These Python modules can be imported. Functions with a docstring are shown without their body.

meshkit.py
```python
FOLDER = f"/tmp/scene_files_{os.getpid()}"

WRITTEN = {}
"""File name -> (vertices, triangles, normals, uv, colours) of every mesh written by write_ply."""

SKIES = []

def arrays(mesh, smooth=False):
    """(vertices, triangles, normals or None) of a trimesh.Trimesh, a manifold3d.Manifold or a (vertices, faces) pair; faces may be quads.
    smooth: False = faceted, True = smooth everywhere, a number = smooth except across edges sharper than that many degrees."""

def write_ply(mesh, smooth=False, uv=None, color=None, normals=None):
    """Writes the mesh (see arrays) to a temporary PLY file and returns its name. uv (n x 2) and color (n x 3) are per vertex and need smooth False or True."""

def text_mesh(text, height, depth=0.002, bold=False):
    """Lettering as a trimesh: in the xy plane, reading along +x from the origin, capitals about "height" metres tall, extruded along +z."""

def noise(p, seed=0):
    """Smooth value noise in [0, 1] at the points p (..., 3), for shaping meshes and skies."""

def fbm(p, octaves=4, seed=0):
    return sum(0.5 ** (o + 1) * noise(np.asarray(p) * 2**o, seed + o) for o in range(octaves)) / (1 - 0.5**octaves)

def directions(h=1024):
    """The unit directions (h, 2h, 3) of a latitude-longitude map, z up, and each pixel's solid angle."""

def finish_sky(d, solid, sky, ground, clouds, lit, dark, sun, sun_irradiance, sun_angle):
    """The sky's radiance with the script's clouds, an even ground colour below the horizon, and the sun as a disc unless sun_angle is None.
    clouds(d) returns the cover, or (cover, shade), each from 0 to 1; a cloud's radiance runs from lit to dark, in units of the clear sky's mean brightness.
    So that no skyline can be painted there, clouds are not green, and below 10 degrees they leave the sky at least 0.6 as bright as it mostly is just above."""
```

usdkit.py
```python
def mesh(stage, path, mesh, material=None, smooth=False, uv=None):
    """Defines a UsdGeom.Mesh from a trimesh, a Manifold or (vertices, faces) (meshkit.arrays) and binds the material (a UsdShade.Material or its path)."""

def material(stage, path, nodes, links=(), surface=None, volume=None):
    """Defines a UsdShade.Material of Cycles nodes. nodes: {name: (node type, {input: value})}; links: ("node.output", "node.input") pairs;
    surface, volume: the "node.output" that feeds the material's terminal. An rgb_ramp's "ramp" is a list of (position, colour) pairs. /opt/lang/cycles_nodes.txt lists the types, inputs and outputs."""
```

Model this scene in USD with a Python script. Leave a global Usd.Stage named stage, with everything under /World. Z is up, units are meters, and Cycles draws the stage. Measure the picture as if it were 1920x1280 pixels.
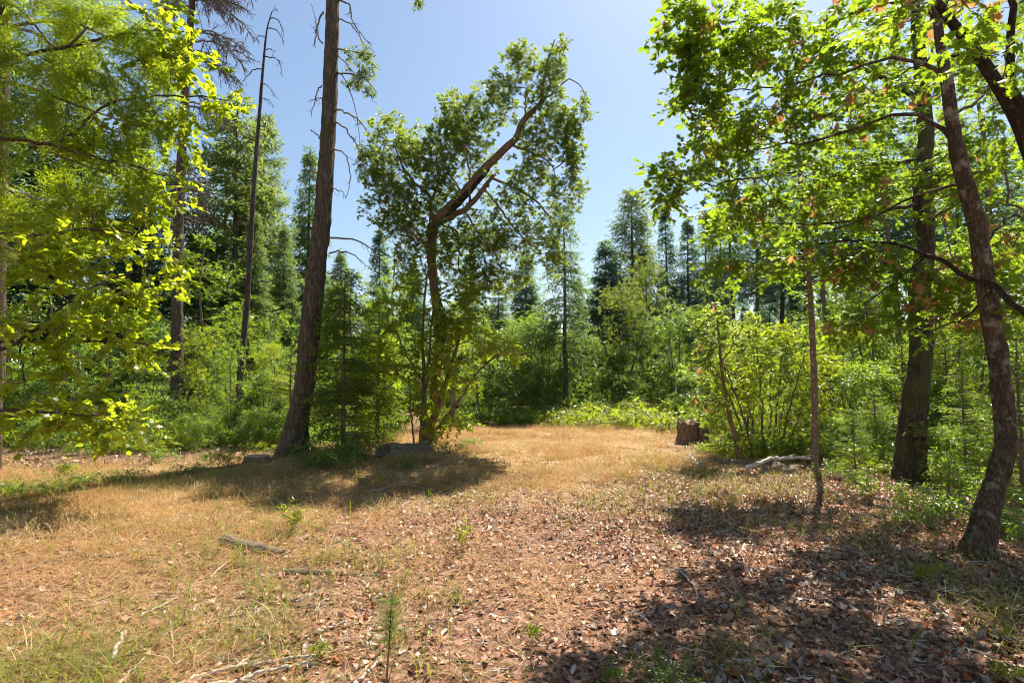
import math
import numpy as np
import trimesh
from scipy.spatial.transform import Rotation
from scipy.spatial import cKDTree
import usdkit
from meshkit import fbm, noise
from pxr import Usd, UsdGeom, UsdLux, UsdShade, Gf, Vt, Sdf

# ------------------------------------------------------------------ camera, sky, sun, exposure
stage = Usd.Stage.CreateInMemory()
UsdGeom.Xform.Define(stage, '/World')
FPX, HORIZON, CAM_H = 1000.0, 705.0, 1.6            # focal length in pixels of the 1920 px wide photograph, eye level, eye height
PITCH = math.atan((HORIZON - 640) / FPX)
cam = UsdGeom.Camera.Define(stage, '/World/camera')
cam.CreateHorizontalApertureAttr(36.0)
cam.CreateFocalLengthAttr(36.0 * FPX / 1920)
cam.CreateClippingRangeAttr(Gf.Vec2f(0.05, 3000))
cam.AddTranslateOp().Set((0, 0, CAM_H))
cam.AddRotateXOp().Set(90 + math.degrees(PITCH))
cam.CreateExposureAttr(1.48)

SUN_AZ, SUN_EL = math.radians(28.5), math.radians(56)
SUN_DIR = np.array([math.sin(SUN_AZ) * math.cos(SUN_EL), math.cos(SUN_AZ) * math.cos(SUN_EL), math.sin(SUN_EL)])
sky = UsdLux.DomeLight.Define(stage, '/World/sky')
sky_mat = usdkit.material(stage, '/World/Looks/sky', {
    's': ('sky_texture', {'sky_type': 'single_scattering', 'sun_disc': False, 'sun_elevation': SUN_EL, 'sun_rotation': SUN_AZ,
                          'air_density': 1.4, 'aerosol_density': 0.95, 'ozone_density': 2.8}),
    'b': ('background_shader', {'strength': 0.053})}, [('s.color', 'b.color')], surface='b.background')
UsdShade.MaterialBindingAPI.Apply(sky.GetPrim()).Bind(sky_mat)
sky.GetPrim().SetCustomDataByKey('kind', 'structure')
sun = UsdLux.DistantLight.Define(stage, '/World/sun')
sun.CreateIntensityAttr(1.2)
sun.CreateNormalizeAttr(True)
sun.CreateAngleAttr(0.5)
sun.CreateColorAttr(Gf.Vec3f(1.0, 0.93, 0.80))
look_at = Gf.Matrix4d()
look_at.SetLookAt(Gf.Vec3d(*SUN_DIR), Gf.Vec3d(0, 0, 0), Gf.Vec3d(0, 0, 1))
sun.AddTransformOp().Set(look_at.GetInverse())

# ------------------------------------------------------------------ small helpers
UP = np.array([0, 0, 1.0])


def at(px, py, Y):
    """The point at forward distance Y seen at a pixel of the 1920 x 1280 photograph."""
    a, v = (px - 960) / FPX, -(py - 640) / FPX
    f, u = math.cos(PITCH) - math.sin(PITCH) * v, math.sin(PITCH) + math.cos(PITCH) * v
    return np.array([a / f * Y, Y, CAM_H + u / f * Y])


def terrain(x, y):
    p = np.stack([np.asarray(x, float), np.asarray(y, float), np.zeros(np.shape(x))], -1)
    near = np.clip(np.hypot(p[..., 0], p[..., 1]) / 3.0, 0.3, 1)
    return near * (0.16 * (fbm(p * 0.35, 3, 3) - 0.5) + 0.05 * (fbm(p * 1.6, 3, 5) - 0.5))


def ground(px, py):
    y = CAM_H / max((py - HORIZON) / FPX, 1e-3)
    p = at(px, py, y)
    p[2] = float(terrain(p[0], p[1]))
    return p


def unit(v):
    v = np.asarray(v, float)
    return v / np.maximum(np.linalg.norm(v, axis=-1, keepdims=True), 1e-9)


def frames(x, z):
    """Rotation matrices (n,3,3) whose columns are x, y, z, x kept exactly."""
    x = unit(x)
    y = unit(np.cross(z, x))
    return np.stack([x, y, np.cross(x, y)], -1)


counter = {}


def numbered(base):
    n = counter.get(base, -1) + 1
    counter[base] = n
    return base if n == 0 else f'{base}_{n:03d}'


def tag(prim, label=None, cat=None, group=None, kind=None):
    for k, v in (('label', label), ('category', cat), ('group', group), ('kind', kind)):
        if v:
            prim.SetCustomDataByKey(k, v)
    return prim


def thing(name, label, cat, loc=(0, 0, 0), rotz=0, group=None, kind=None, scale=None, ref=None):
    """A top-level Xform; its parts are its children (or those of the class prim it references)."""
    path = '/World/' + numbered(name)
    x = UsdGeom.Xform.Define(stage, path)
    x.AddTranslateOp().Set(Gf.Vec3d(*map(float, loc)))
    if rotz:
        x.AddRotateZOp().Set(float(rotz))
    if scale is not None:
        x.AddScaleOp().Set(Gf.Vec3f(*map(float, np.broadcast_to(scale, 3))))
    if ref:
        x.GetPrim().GetReferences().AddInternalReference(ref)
        x.GetPrim().SetInstanceable(True)
    tag(x.GetPrim(), label, cat, group, kind)
    return path


def klass(name):
    p = '/World/' + name
    stage.CreateClassPrim(p)
    return p


def part(parent, name, vf, mat, smooth=False, kind=None, label=None, origin=None):
    """A Mesh prim under a thing (vertices given in the thing's own coordinates, or shifted by origin)."""
    path = parent + '/' + numbered(parent + '/' + name).rsplit('/', 1)[1]
    v, f = vf
    if origin is not None:
        v = np.asarray(v) - np.asarray(origin)
    m = usdkit.mesh(stage, path, (v, f), mat, smooth=smooth)
    tag(m.GetPrim(), label, None, None, kind)
    return path


def single(name, label, cat, vf, mat, smooth=False, group=None, kind=None):
    path = '/World/' + numbered(name)
    m = usdkit.mesh(stage, path, vf, mat, smooth=smooth)
    tag(m.GetPrim(), label, cat, group, kind)
    return path


def scatter(path, protos, which, pos, rot, scale, kind='stuff', label=None, cat=None):
    """A PointInstancer of class meshes. rot: (n,3,3)."""
    pi = UsdGeom.PointInstancer.Define(stage, path)
    targets = []
    for k, src in enumerate(protos):
        q = stage.DefinePrim(f'{path}/kinds/{src.rsplit("/", 1)[1]}')
        q.GetReferences().AddInternalReference(src)
        targets.append(q.GetPath())
    pi.CreatePrototypesRel().SetTargets(targets)
    n = len(pos)
    q = Rotation.from_matrix(rot).as_quat().astype(np.float16)
    pi.CreateProtoIndicesAttr(Vt.IntArray.FromNumpy(np.asarray(which, np.int32)))
    pi.CreatePositionsAttr(Vt.Vec3fArray.FromNumpy(np.asarray(pos, np.float32)))
    pi.CreateOrientationsAttr(Vt.QuathArray.FromNumpy(q))
    sc = np.asarray(scale, np.float32)
    sc = np.repeat(sc[:, None], 3, 1) if sc.ndim == 1 else sc
    pi.CreateScalesAttr(Vt.Vec3fArray.FromNumpy(np.ascontiguousarray(sc)))
    tag(pi.GetPrim(), label, cat, None, kind)
    return pi


def merge(items):
    vs, fs, n = [], [], 0
    for v, f in items:
        vs.append(np.asarray(v, float))
        fs.append(np.asarray(f, int) + n)
        n += len(v)
    return (np.vstack(vs), np.vstack(fs)) if vs else (np.zeros((0, 3)), np.zeros((0, 3), int))


def tube(points, radii, sides=6, rough=0.0, seed=0, cap=True, freq=6.0, ridges=0.0):
    """A swept tube of varying radius; rough and ridges push the skin in and out like bark."""
    p = np.asarray(points, float)
    r = np.broadcast_to(np.asarray(radii, float), (len(p),))
    t = unit(np.gradient(p, axis=0))
    a = np.cross(t, np.where(np.abs(t[:, 1:2]) < 0.9, [0, 1.0, 0], [1.0, 0, 0]))
    a = unit(a)
    b = np.cross(t, a)
    ang = np.arange(sides) * 2 * np.pi / sides
    ring = np.cos(ang)[None, :, None] * a[:, None] + np.sin(ang)[None, :, None] * b[:, None]
    rr = np.repeat(r[:, None], sides, 1)
    if rough or ridges:
        q = p[:, None] + ring * r[:, None, None]
        if rough:
            rr = rr * (1 + rough * 2 * (fbm(q * freq, 3, seed) - 0.5))
        if ridges:
            along = np.cumsum(np.r_[0, np.linalg.norm(np.diff(p, axis=0), axis=1)])
            uu = np.stack([np.cos(ang)[None].repeat(len(p), 0) * 2.2, np.sin(ang)[None].repeat(len(p), 0) * 2.2, along[:, None].repeat(sides, 1) * 1.3], -1)
            n1 = fbm(uu * np.array([2.2, 2.2, 1.6]), 3, seed + 9)
            rr = rr * (1 + ridges * (np.clip(np.abs(n1 - 0.5) * 5, 0, 1) - 0.6))
    v = p[:, None] + rr[..., None] * ring
    i, j = np.meshgrid(np.arange(len(p) - 1), np.arange(sides), indexing='ij')
    quad = np.stack([i * sides + j, i * sides + (j + 1) % sides, (i + 1) * sides + (j + 1) % sides, (i + 1) * sides + j], -1).reshape(-1, 4)
    f = np.vstack([quad[:, [0, 1, 2]], quad[:, [0, 2, 3]]])
    v = v.reshape(-1, 3)
    if cap:
        n = len(v)
        v = np.vstack([v, p[:1], p[-1:]])
        k = np.arange(sides)
        last = (len(p) - 1) * sides
        f = np.vstack([f, np.stack([np.full(sides, n), (k + 1) % sides, k], 1), np.stack([np.full(sides, n + 1), last + k, last + (k + 1) % sides], 1)])
    return v, f


def spline(points, n, extra=None):
    """Smooth resampling (Catmull-Rom) of a polyline; extra is resampled alike."""
    p = np.asarray(points, float)
    e = np.asarray(extra, float) if extra is not None else None
    cols = p if e is None else np.c_[p, e]
    seg = np.linalg.norm(np.diff(p, axis=0), axis=1)
    s = np.r_[0, np.cumsum(seg)]
    from scipy.interpolate import PchipInterpolator
    out = PchipInterpolator(s, cols)(np.linspace(0, s[-1], n))
    return out if e is None else (out[:, :3], out[:, 3])


def path_px(pts, Y=None):
    """[(px, py, width_px[, Y])...] -> world points and radii."""
    P, R = [], []
    for q in pts:
        y = q[3] if len(q) > 3 else Y
        P.append(at(q[0], q[1], y))
        R.append(q[2] / 2 * y / FPX)
    return np.array(P), np.array(R)


# ------------------------------------------------------------------ materials
def leaf_material(name, colors, through, amount=0.45, rough=0.42, spec=0.35):
    """A thin leaf: colours vary from leaf to leaf and from spray to spray; light passes through."""
    return usdkit.material(stage, '/World/Looks/' + name, {
        'g': ('geometry', {}), 'o': ('object_info', {}),
        'm': ('mix_float', {'fac': 0.4}),
        'r': ('rgb_ramp', {'ramp': colors}),
        't': ('mix_color', {'blend_type': 'multiply', 'fac': 1.0, 'b': through, 'use_clamp': False}),
        'p': ('principled_bsdf', {'roughness': rough, 'specular_ior_level': spec}),
        'tr': ('translucent_bsdf', {}),
        'mx': ('mix_closure', {'fac': amount})},
        [('g.random_per_island', 'm.a'), ('o.random', 'm.b'), ('m.result', 'r.fac'), ('r.color', 'p.base_color'), ('r.color', 't.a'),
         ('t.result', 'tr.color'), ('p.BSDF', 'mx.closure1'), ('tr.BSDF', 'mx.closure2')], surface='mx.closure')


def bark_material(name, dark, mid, light, scale=(9, 9, 1.6), bump=0.6, patch=None, patch_col=None, moss=None, dist=0.02, crack=1.0):
    """Plates and fissures from ridged noise stretched along the stem, with finer flakes over them."""
    nodes = {
        'c': ('texture_coordinate', {}), 'mp': ('mapping', {'scale': scale}),
        'n1': ('noise_texture', {'scale': 4.5, 'detail': 8, 'roughness': 0.68, 'distortion': 0.3}),
        'n2': ('noise_texture', {'scale': 1.5, 'detail': 4, 'roughness': 0.55, 'distortion': 0.9}),
        's': ('math', {'math_type': 'subtract', 'value2': 0.5}), 'a': ('math', {'math_type': 'absolute'}),
        'vr': ('map_range', {'from_min': 0.0, 'from_max': 0.09, 'to_min': 1 - crack, 'to_max': 1, 'clamp': True}),
        'f': ('math', {'math_type': 'multiply_add', 'value2': 0.55, 'value3': 0.45}),
        'h': ('math', {'math_type': 'multiply'}),
        'r': ('rgb_ramp', {'ramp': [(0.1, dark), (0.42, mid), (0.7, light)]}),
        'b': ('bump', {'strength': bump, 'distance': dist}),
        'p': ('principled_bsdf', {'roughness': 0.9, 'specular_ior_level': 0.15})}
    links = [('c.object', 'mp.vector'), ('mp.vector', 'n1.vector'), ('mp.vector', 'n2.vector'), ('n2.fac', 's.value1'), ('s.value', 'a.value1'), ('a.value', 'vr.value'),
             ('vr.result', 'f.value1'), ('f.value', 'h.value1'), ('n1.fac', 'h.value2'), ('h.value', 'r.fac'), ('h.value', 'b.height'), ('b.normal', 'p.normal')]
    last = 'r.color'
    for k, (spec, col) in enumerate(((patch, patch_col), (moss, (0.085, 0.09, 0.02)))):
        if spec:
            sc, lo, hi = spec
            nodes |= {f'pn{k}': ('noise_texture', {'scale': sc, 'detail': 4, 'roughness': 0.6}), f'pr{k}': ('map_range', {'from_min': lo, 'from_max': hi, 'clamp': True, 'to_max': .8}),
                      f'pm{k}': ('mix_color', {'b': col})}
            links += [('c.object', f'pn{k}.vector'), (f'pn{k}.fac', f'pr{k}.value'), (f'pr{k}.result', f'pm{k}.fac'), (last, f'pm{k}.a')]
            last = f'pm{k}.result'
    links.append((last, 'p.base_color'))
    return usdkit.material(stage, '/World/Looks/' + name, nodes, links, surface='p.BSDF')


def plain_varied(name, colors, rough=0.8, through=None, amount=0.3, spec=0.2):
    return leaf_material(name, colors, through or (1, 1, 1), amount, rough, spec)


L = {
    'oak': leaf_material('oak_leaf', [(0, (.05, .085, .012)), (.45, (.095, .135, .015)), (.85, (.14, .175, .018)), (.95, (.21, .20, .03)), (1, (.33, .22, .06))], (4.2, 3.9, 1.3), 0.6, .33, .45),
    'maple': leaf_material('maple_leaf', [(0, (.10, .135, .014)), (.5, (.155, .185, .017)), (.93, (.22, .21, .022)), (1, (.34, .24, .04))], (3.9, 3.6, 1.2), 0.66, 0.27, 0.6),
    'dry_oak': leaf_material('dry_oak_leaf', [(0, (.30, .155, .065)), (.5, (.46, .27, .12)), (1, (.56, .38, .20))], (1.5, 1.4, 1.1), 0.5, 0.6),
    'madrone': leaf_material('madrone_leaf', [(0, (.075, .10, .032)), (.55, (.112, .14, .038)), (.85, (.16, .17, .036)), (1, (.24, .165, .04))], (4.0, 3.95, 1.5), 0.56, 0.27, 0.6),
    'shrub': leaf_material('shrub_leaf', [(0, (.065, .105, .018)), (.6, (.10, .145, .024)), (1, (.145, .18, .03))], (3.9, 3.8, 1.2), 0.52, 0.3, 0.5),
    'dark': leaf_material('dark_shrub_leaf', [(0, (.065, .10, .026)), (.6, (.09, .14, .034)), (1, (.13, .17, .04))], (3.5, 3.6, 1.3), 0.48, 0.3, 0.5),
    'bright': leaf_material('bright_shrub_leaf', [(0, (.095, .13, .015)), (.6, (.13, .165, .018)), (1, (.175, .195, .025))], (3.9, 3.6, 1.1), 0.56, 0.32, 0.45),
    'olive': leaf_material('olive_tree_leaf', [(0, (.085, .12, .024)), (.6, (.13, .16, .034)), (1, (.21, .20, .05))], (3.2, 3.0, 1.3), 0.5, 0.45, 0.3),
    'fir': leaf_material('fir_needle', [(0, (.10, .14, .014)), (.6, (.15, .18, .017)), (1, (.20, .21, .022))], (3.9, 3.7, 1.0), 0.6, 0.4, 0.4),
    'young_fir': leaf_material('young_fir_needle', [(0, (.08, .12, .018)), (.6, (.11, .155, .022)), (1, (.15, .19, .03))], (3.6, 3.6, 1.0), 0.46, 0.5, 0.3),
    'conifer': leaf_material('conifer_needle', [(0, (.078, .115, .052)), (.6, (.11, .155, .062)), (1, (.15, .185, .07))], (3.0, 3.1, 1.3), 0.45, 0.5, 0.3),
    'blue_conifer': leaf_material('blue_conifer_needle', [(0, (.07, .115, .085)), (.6, (.10, .15, .105)), (1, (.135, .18, .115))], (2.9, 3.1, 1.7), 0.45, 0.5, 0.3),
    'pine': leaf_material('pine_needle', [(0, (.09, .12, .05)), (.6, (.13, .165, .06)), (1, (.18, .20, .07))], (3.1, 3.1, 1.2), 0.45, 0.5, 0.3),
    'cedar': leaf_material('cedar_scale_leaf', [(0, (.07, .11, .018)), (.45, (.10, .14, .02)), (.66, (.12, .135, .022)), (.76, (.18, .085, .03)), (1, (.21, .095, .035))], (3.3, 3.2, 1.0), 0.46, 0.6, 0.2),
    'dry_grass': plain_varied('dry_grass_blade', [(0, (.40, .23, .09)), (.35, (.55, .36, .16)), (.7, (.66, .47, .23)), (1, (.72, .58, .36))], 0.7, (1.1, 1.0, .8), 0.35),
    'pale_grass': plain_varied('pale_grass_blade', [(0, (.48, .34, .17)), (.5, (.64, .50, .30)), (1, (.74, .64, .46))], 0.7, (1.1, 1.0, .8), 0.35),
    'brown_grass': plain_varied('brown_grass_blade', [(0, (.28, .17, .08)), (.5, (.42, .27, .13)), (1, (.52, .40, .22))], 0.7, (1.1, 1.0, .8), 0.35),
    'green_grass': plain_varied('green_grass_blade', [(0, (.11, .145, .025)), (.35, (.18, .20, .04)), (.55, (.32, .29, .09)), (1, (.56, .42, .19))], 0.55, (2.2, 2.2, .8), 0.4),
    'litter_tan': plain_varied('tan_dead_leaf', [(0, (.19, .09, .05)), (.3, (.44, .25, .15)), (.6, (.62, .42, .29)), (1, (.78, .65, .53))], 0.42, (1, .9, .8), 0.12, 0.45),
    'litter_red': plain_varied('red_dead_leaf', [(0, (.26, .07, .025)), (.5, (.45, .15, .055)), (1, (.54, .26, .12))], 0.5, (1.2, .9, .7), 0.15, 0.35),
    'litter_grey': plain_varied('grey_dead_leaf', [(0, (.24, .165, .125)), (.5, (.50, .40, .32)), (1, (.72, .64, .56))], 0.45, (1, 1, 1), 0.08, 0.45),
}
B = {
    'fir': bark_material('fir_bark', (.026, .018, .012), (.10, .071, .047), (.185, .14, .10), (9, 9, 1.5), 0.9, dist=.04, moss=(1.3, .56, .7)),
    'dead': bark_material('dead_wood', (.07, .05, .04), (.16, .125, .105), (.27, .23, .20), (10, 10, 1.5), 0.5),
    'snag': bark_material('charred_snag', (.02, .014, .012), (.065, .05, .042), (.14, .11, .095), (12, 12, 1.5), 0.5),
    'oak': bark_material('oak_bark', (.02, .013, .007), (.088, .057, .031), (.165, .115, .068), (11, 11, 3.5), 0.9, patch=(9, .55, .66), patch_col=(.27, .22, .155), dist=.03),
    'dark_oak': bark_material('dark_oak_bark', (.012, .008, .005), (.045, .03, .018), (.09, .062, .038), (11, 11, 3.5), 0.9, dist=.03),
    'mossy': bark_material('mossy_bark', (.016, .011, .006), (.062, .043, .023), (.115, .083, .046), (13, 13, 2.6), 1.0, moss=(1.6, .48, .62), dist=.03),
    'sapling': bark_material('sapling_bark', (.06, .035, .024), (.16, .095, .066), (.24, .155, .11), (16, 16, 7), 0.5, patch=(20, .56, .66), patch_col=(.40, .30, .23), crack=.6),
    'madrone': bark_material('madrone_bark', (.06, .034, .021), (.165, .092, .053), (.26, .155, .092), (4, 4, .8), 0.35, crack=.5),
    'scar': bark_material('scarred_bark', (.012, .008, .006), (.035, .024, .02), (.07, .05, .04), (12, 12, 3), 0.9),
    'twig': bark_material('twig_bark', (.05, .032, .022), (.13, .085, .058), (.20, .145, .10), (12, 12, 4), 0.3, crack=.4),
    'far': bark_material('distant_bark', (.05, .036, .03), (.12, .09, .075), (.18, .14, .12), (5, 5, 1), 0.5),
    'log': bark_material('weathered_log', (.05, .036, .026), (.15, .11, .08), (.26, .20, .15), (1.6, 8, 8), 0.6, dist=.02, crack=.55),
    'stump': bark_material('stump_bark', (.05, .03, .02), (.19, .115, .075), (.31, .205, .14), (10, 10, 1.4), 0.9, dist=.03),
    'pale': bark_material('pale_driftwood', (.16, .125, .10), (.42, .36, .30), (.56, .50, .44), (10, 10, 10), 0.4, crack=.5),
    'cut': usdkit.material(stage, '/World/Looks/cut_wood', {
        'c': ('texture_coordinate', {}), 'w': ('wave_texture', {'wave_type': 'rings', 'rings_direction': 'z', 'scale': 14, 'distortion': 2.5, 'detail': 3}),
        'r': ('rgb_ramp', {'ramp': [(0, (.22, .15, .10)), (1, (.36, .27, .19))]}), 'p': ('principled_bsdf', {'roughness': 0.85})},
        [('c.object', 'w.vector'), ('w.fac', 'r.fac'), ('r.color', 'p.base_color')], surface='p.BSDF'),
}

# ------------------------------------------------------------------ leaf shapes (along +x, facing +z)
def fan_leaf(radial, center=(0.45, 0), cup=0.12, stalk=0.25):
    """radial: outline (x, y) points round a centre."""
    o = np.asarray(radial, float)
    c = np.array(center)
    z = -cup * np.abs(o[:, 1]) * 1.2 - cup * 0.8 * (o[:, 0] - c[0]) ** 2
    v = np.vstack([[c[0], c[1], 0.03], np.c_[o, z]])
    n = len(o)
    k = np.arange(n)
    f = np.stack([np.zeros(n, int), 1 + k, 1 + (k + 1) % n], 1)
    if stalk:
        m = len(v)
        v = np.vstack([v, [[-stalk, -.008, .03], [-stalk, .008, .03], [0.04, 0, 0]]])
        f = np.vstack([f, [[m, m + 1, m + 2]]])
    return v, f


def mirror(top):
    top = np.asarray(top, float)
    low = top[::-1] * [1, -1]
    return np.vstack([top, low[np.abs(low[:, 1]) > 1e-6]])


OAK = fan_leaf(mirror([(0, 0), (.1, .07), (.13, .24), (.27, .13), (.33, .37), (.50, .17), (.60, .42), (.70, .18), (.85, .28), (.86, .1), (1.0, 0)]), (.5, 0), .16)
MAPLE = fan_leaf(mirror([(.0, 0), (-.1, .28), (.1, .30), (.08, .55), (.30, .42), (.45, .62), (.55, .30), (.70, .32), (.75, .14), (1.0, 0)]), (.32, 0), .15, .4)
OVAL = (np.array([[0, 0, 0], [.33, .2, .05], [.33, -.2, .05], [.72, .17, .0], [.72, -.17, .0], [1, 0, -.08], [.4, 0, -.02]]),
        np.array([[0, 6, 1], [0, 2, 6], [1, 6, 3], [2, 4, 6], [3, 6, 5], [6, 4, 5]]))
RHOMB = (np.array([[0, 0, 0], [.5, .27, .06], [1, 0, -.05], [.5, -.27, .06]]), np.array([[0, 2, 1], [0, 3, 2]]))
NARROW = (np.array([[0, 0, 0], [.45, .12, .03], [1, 0, -.06], [.45, -.12, .03]]), np.array([[0, 2, 1], [0, 3, 2]]))


def stamp(template, R, pos, size):
    """Many copies of a template as one mesh. R (n,3,3), pos (n,3), size (n,) or (n,3)."""
    v, f = template
    size = np.asarray(size, float)
    s = size[:, None, None] if size.ndim == 1 else size[:, None, :]
    V = np.einsum('nij,nkj->nki', R, v[None] * s) + pos[:, None]
    F = f[None] + (np.arange(len(pos)) * len(v))[:, None, None]
    return V.reshape(-1, 3), F.reshape(-1, 3)


def spray_leaves(rng, n, length, size, spread=55, tilt=0.45, droop=0.25, whorl=False):
    """Leaf frames along a twig that runs along +x: (R, pos, size)."""
    s = np.linspace(0.12, 1.0, n) ** (0.7 if whorl else 1.0)
    if whorl:
        s = 1 - (1 - s) * 0.55
    side = np.where(np.arange(n) % 2 == 0, 1, -1)
    a = np.radians(rng.normal(spread, 16, n)) * side * (1 - 0.5 * s ** 3)
    if whorl:
        a = rng.uniform(-np.pi, np.pi, n) * 0.75
    x = np.stack([np.cos(a), np.sin(a), -droop + rng.normal(0, 0.3, n)], -1)
    z = np.stack([rng.normal(0, tilt, n), rng.normal(0, tilt, n), np.ones(n)], -1)
    pos = np.stack([s * length, rng.normal(0, .012, n), -0.16 * length * s ** 2 + rng.normal(0, .01, n)], -1)
    return frames(x, z), pos, size * rng.uniform(0.45, 1.25, n)


SPRAYS = {}


def make_sprays(key, template, mat, variants, n, length, size, stem=0.0022, **kw):
    rng = np.random.default_rng(len(SPRAYS) * 17 + 5)
    base = klass('spray_' + key)
    out = []
    for k in range(variants):
        R, p, s = spray_leaves(rng, n + int(rng.integers(-2, 3)), length * rng.uniform(.85, 1.2), size, **kw)
        q = np.linspace(0, 1, 4)
        st = tube(np.stack([q * length, 0 * q, -0.16 * length * q ** 2], -1), stem * (1.2 - q), 3, cap=False)
        path = f'{base}/{key}_twig_{k:03d}'
        usdkit.mesh(stage, path, merge([stamp(template, R, p, s), st]), mat)
        out.append((path, R, p, s))
    SPRAYS[key] = (template, mat, out)


make_sprays('oak', OAK, L['oak'], 6, 12, .34, .09, tilt=.65)
make_sprays('maple', MAPLE, L['maple'], 6, 10, .38, .08, droop=.3, tilt=.7)
make_sprays('dry_oak', OAK, L['dry_oak'], 3, 3, .12, .125, droop=.7, tilt=.8)
make_sprays('madrone', OVAL, L['madrone'], 5, 18, .24, .062, whorl=True, tilt=.6, droop=.05)
make_sprays('shrub', OVAL, L['bright'], 4, 14, .30, .075)
make_sprays('hazel', OVAL, L['shrub'], 4, 14, .26, .062, spread=45)
make_sprays('hazel_bright', OVAL, L['bright'], 4, 14, .26, .062, spread=45)
make_sprays('dogwood', OVAL, L['bright'], 4, 12, .26, .10, droop=.35)


# ------------------------------------------------------------------ growing branches towards points of a crown
def blob_points(blobs, rng, shell=0.45):
    """blobs: (px, py, Y, rx_px, ry_px, r_depth, n). Points in ellipsoids, more of them near the skin."""
    out = []
    for px, py, Y, rx, ry, rd, n in blobs:
        d = unit(rng.normal(size=(n, 3)))
        r = rng.uniform(0, 1, n) ** shell
        out.append(at(px, py, Y) + d * r[:, None] * np.array([rx * Y / FPX, rd, ry * Y / FPX]))
    return np.vstack(out)


def ball_points(balls, rng, shell=0.45):
    out = []
    for x, y, z, rx, ry, rz, n in balls:
        d = unit(rng.normal(size=(n, 3)))
        out.append(np.array([x, y, z]) + d * (rng.uniform(0, 1, n) ** shell)[:, None] * np.array([rx, ry, rz]))
    return np.vstack(out)


def colonize(seeds, targets, rng, step=0.22, lift=0.25, r_tip=0.0028, expo=2.3, jitter=0.06, r_max=0.03):
    """Grows one curved twig to every target from the nearest wood. seeds: list of (m,3) polylines.
    Returns (twig mesh, nodes, directions): nodes lie along the outer halves of the twigs."""
    P = np.vstack(seeds)
    D = np.vstack([unit(np.gradient(s, axis=0)) for s in seeds])
    par = np.full(len(P), -1)
    paths = []
    order = np.argsort(cKDTree(P).query(targets)[0])
    for t in targets[order]:
        d2 = ((P - t) ** 2).sum(1)
        i = int(np.argmin(d2))
        Ln = math.sqrt(d2[i])
        if Ln < 0.03:
            continue
        s = P[i]
        u = (t - s) / Ln
        c = s + 0.5 * Ln * unit(0.45 * D[i] + 0.75 * u + lift * UP)
        k = max(2, int(math.ceil(Ln / step)))
        w = np.linspace(0, 1, k + 1)[1:, None]
        pts = (1 - w) ** 2 * s + 2 * w * (1 - w) * c + w ** 2 * t + rng.normal(0, jitter * step, (k, 3))
        n0 = len(P)
        P = np.vstack([P, pts])
        D = np.vstack([D, unit(np.gradient(np.vstack([s, pts]), axis=0))[1:]])
        par = np.r_[par, i, np.arange(n0, n0 + k - 1)]
        paths.append((i, n0, k))
    cnt = np.zeros(len(P))
    for i, n0, k in paths:
        cnt[n0 + k - 1] += 1
    for j in range(len(P) - 1, -1, -1):
        if par[j] >= 0:
            cnt[par[j]] += cnt[j]
    r = np.minimum(r_tip * np.maximum(cnt, 1) ** (1 / expo), r_max)
    tubes = []
    for i, n0, k in paths:
        idx = np.r_[i, n0:n0 + k]
        rr = r[idx].copy()
        rr[0] = rr[1]
        tubes.append(tube(P[idx], rr, 5 if rr.max() > .008 else 3, cap=False))
    tips = np.array([n0 + k - 1 for _, n0, k in paths])
    inner = np.array([j for _, n0, k in paths for j in range(n0 + k // 3, n0 + k - 1)], int)
    return merge(tubes), P, D, tips, inner


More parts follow.
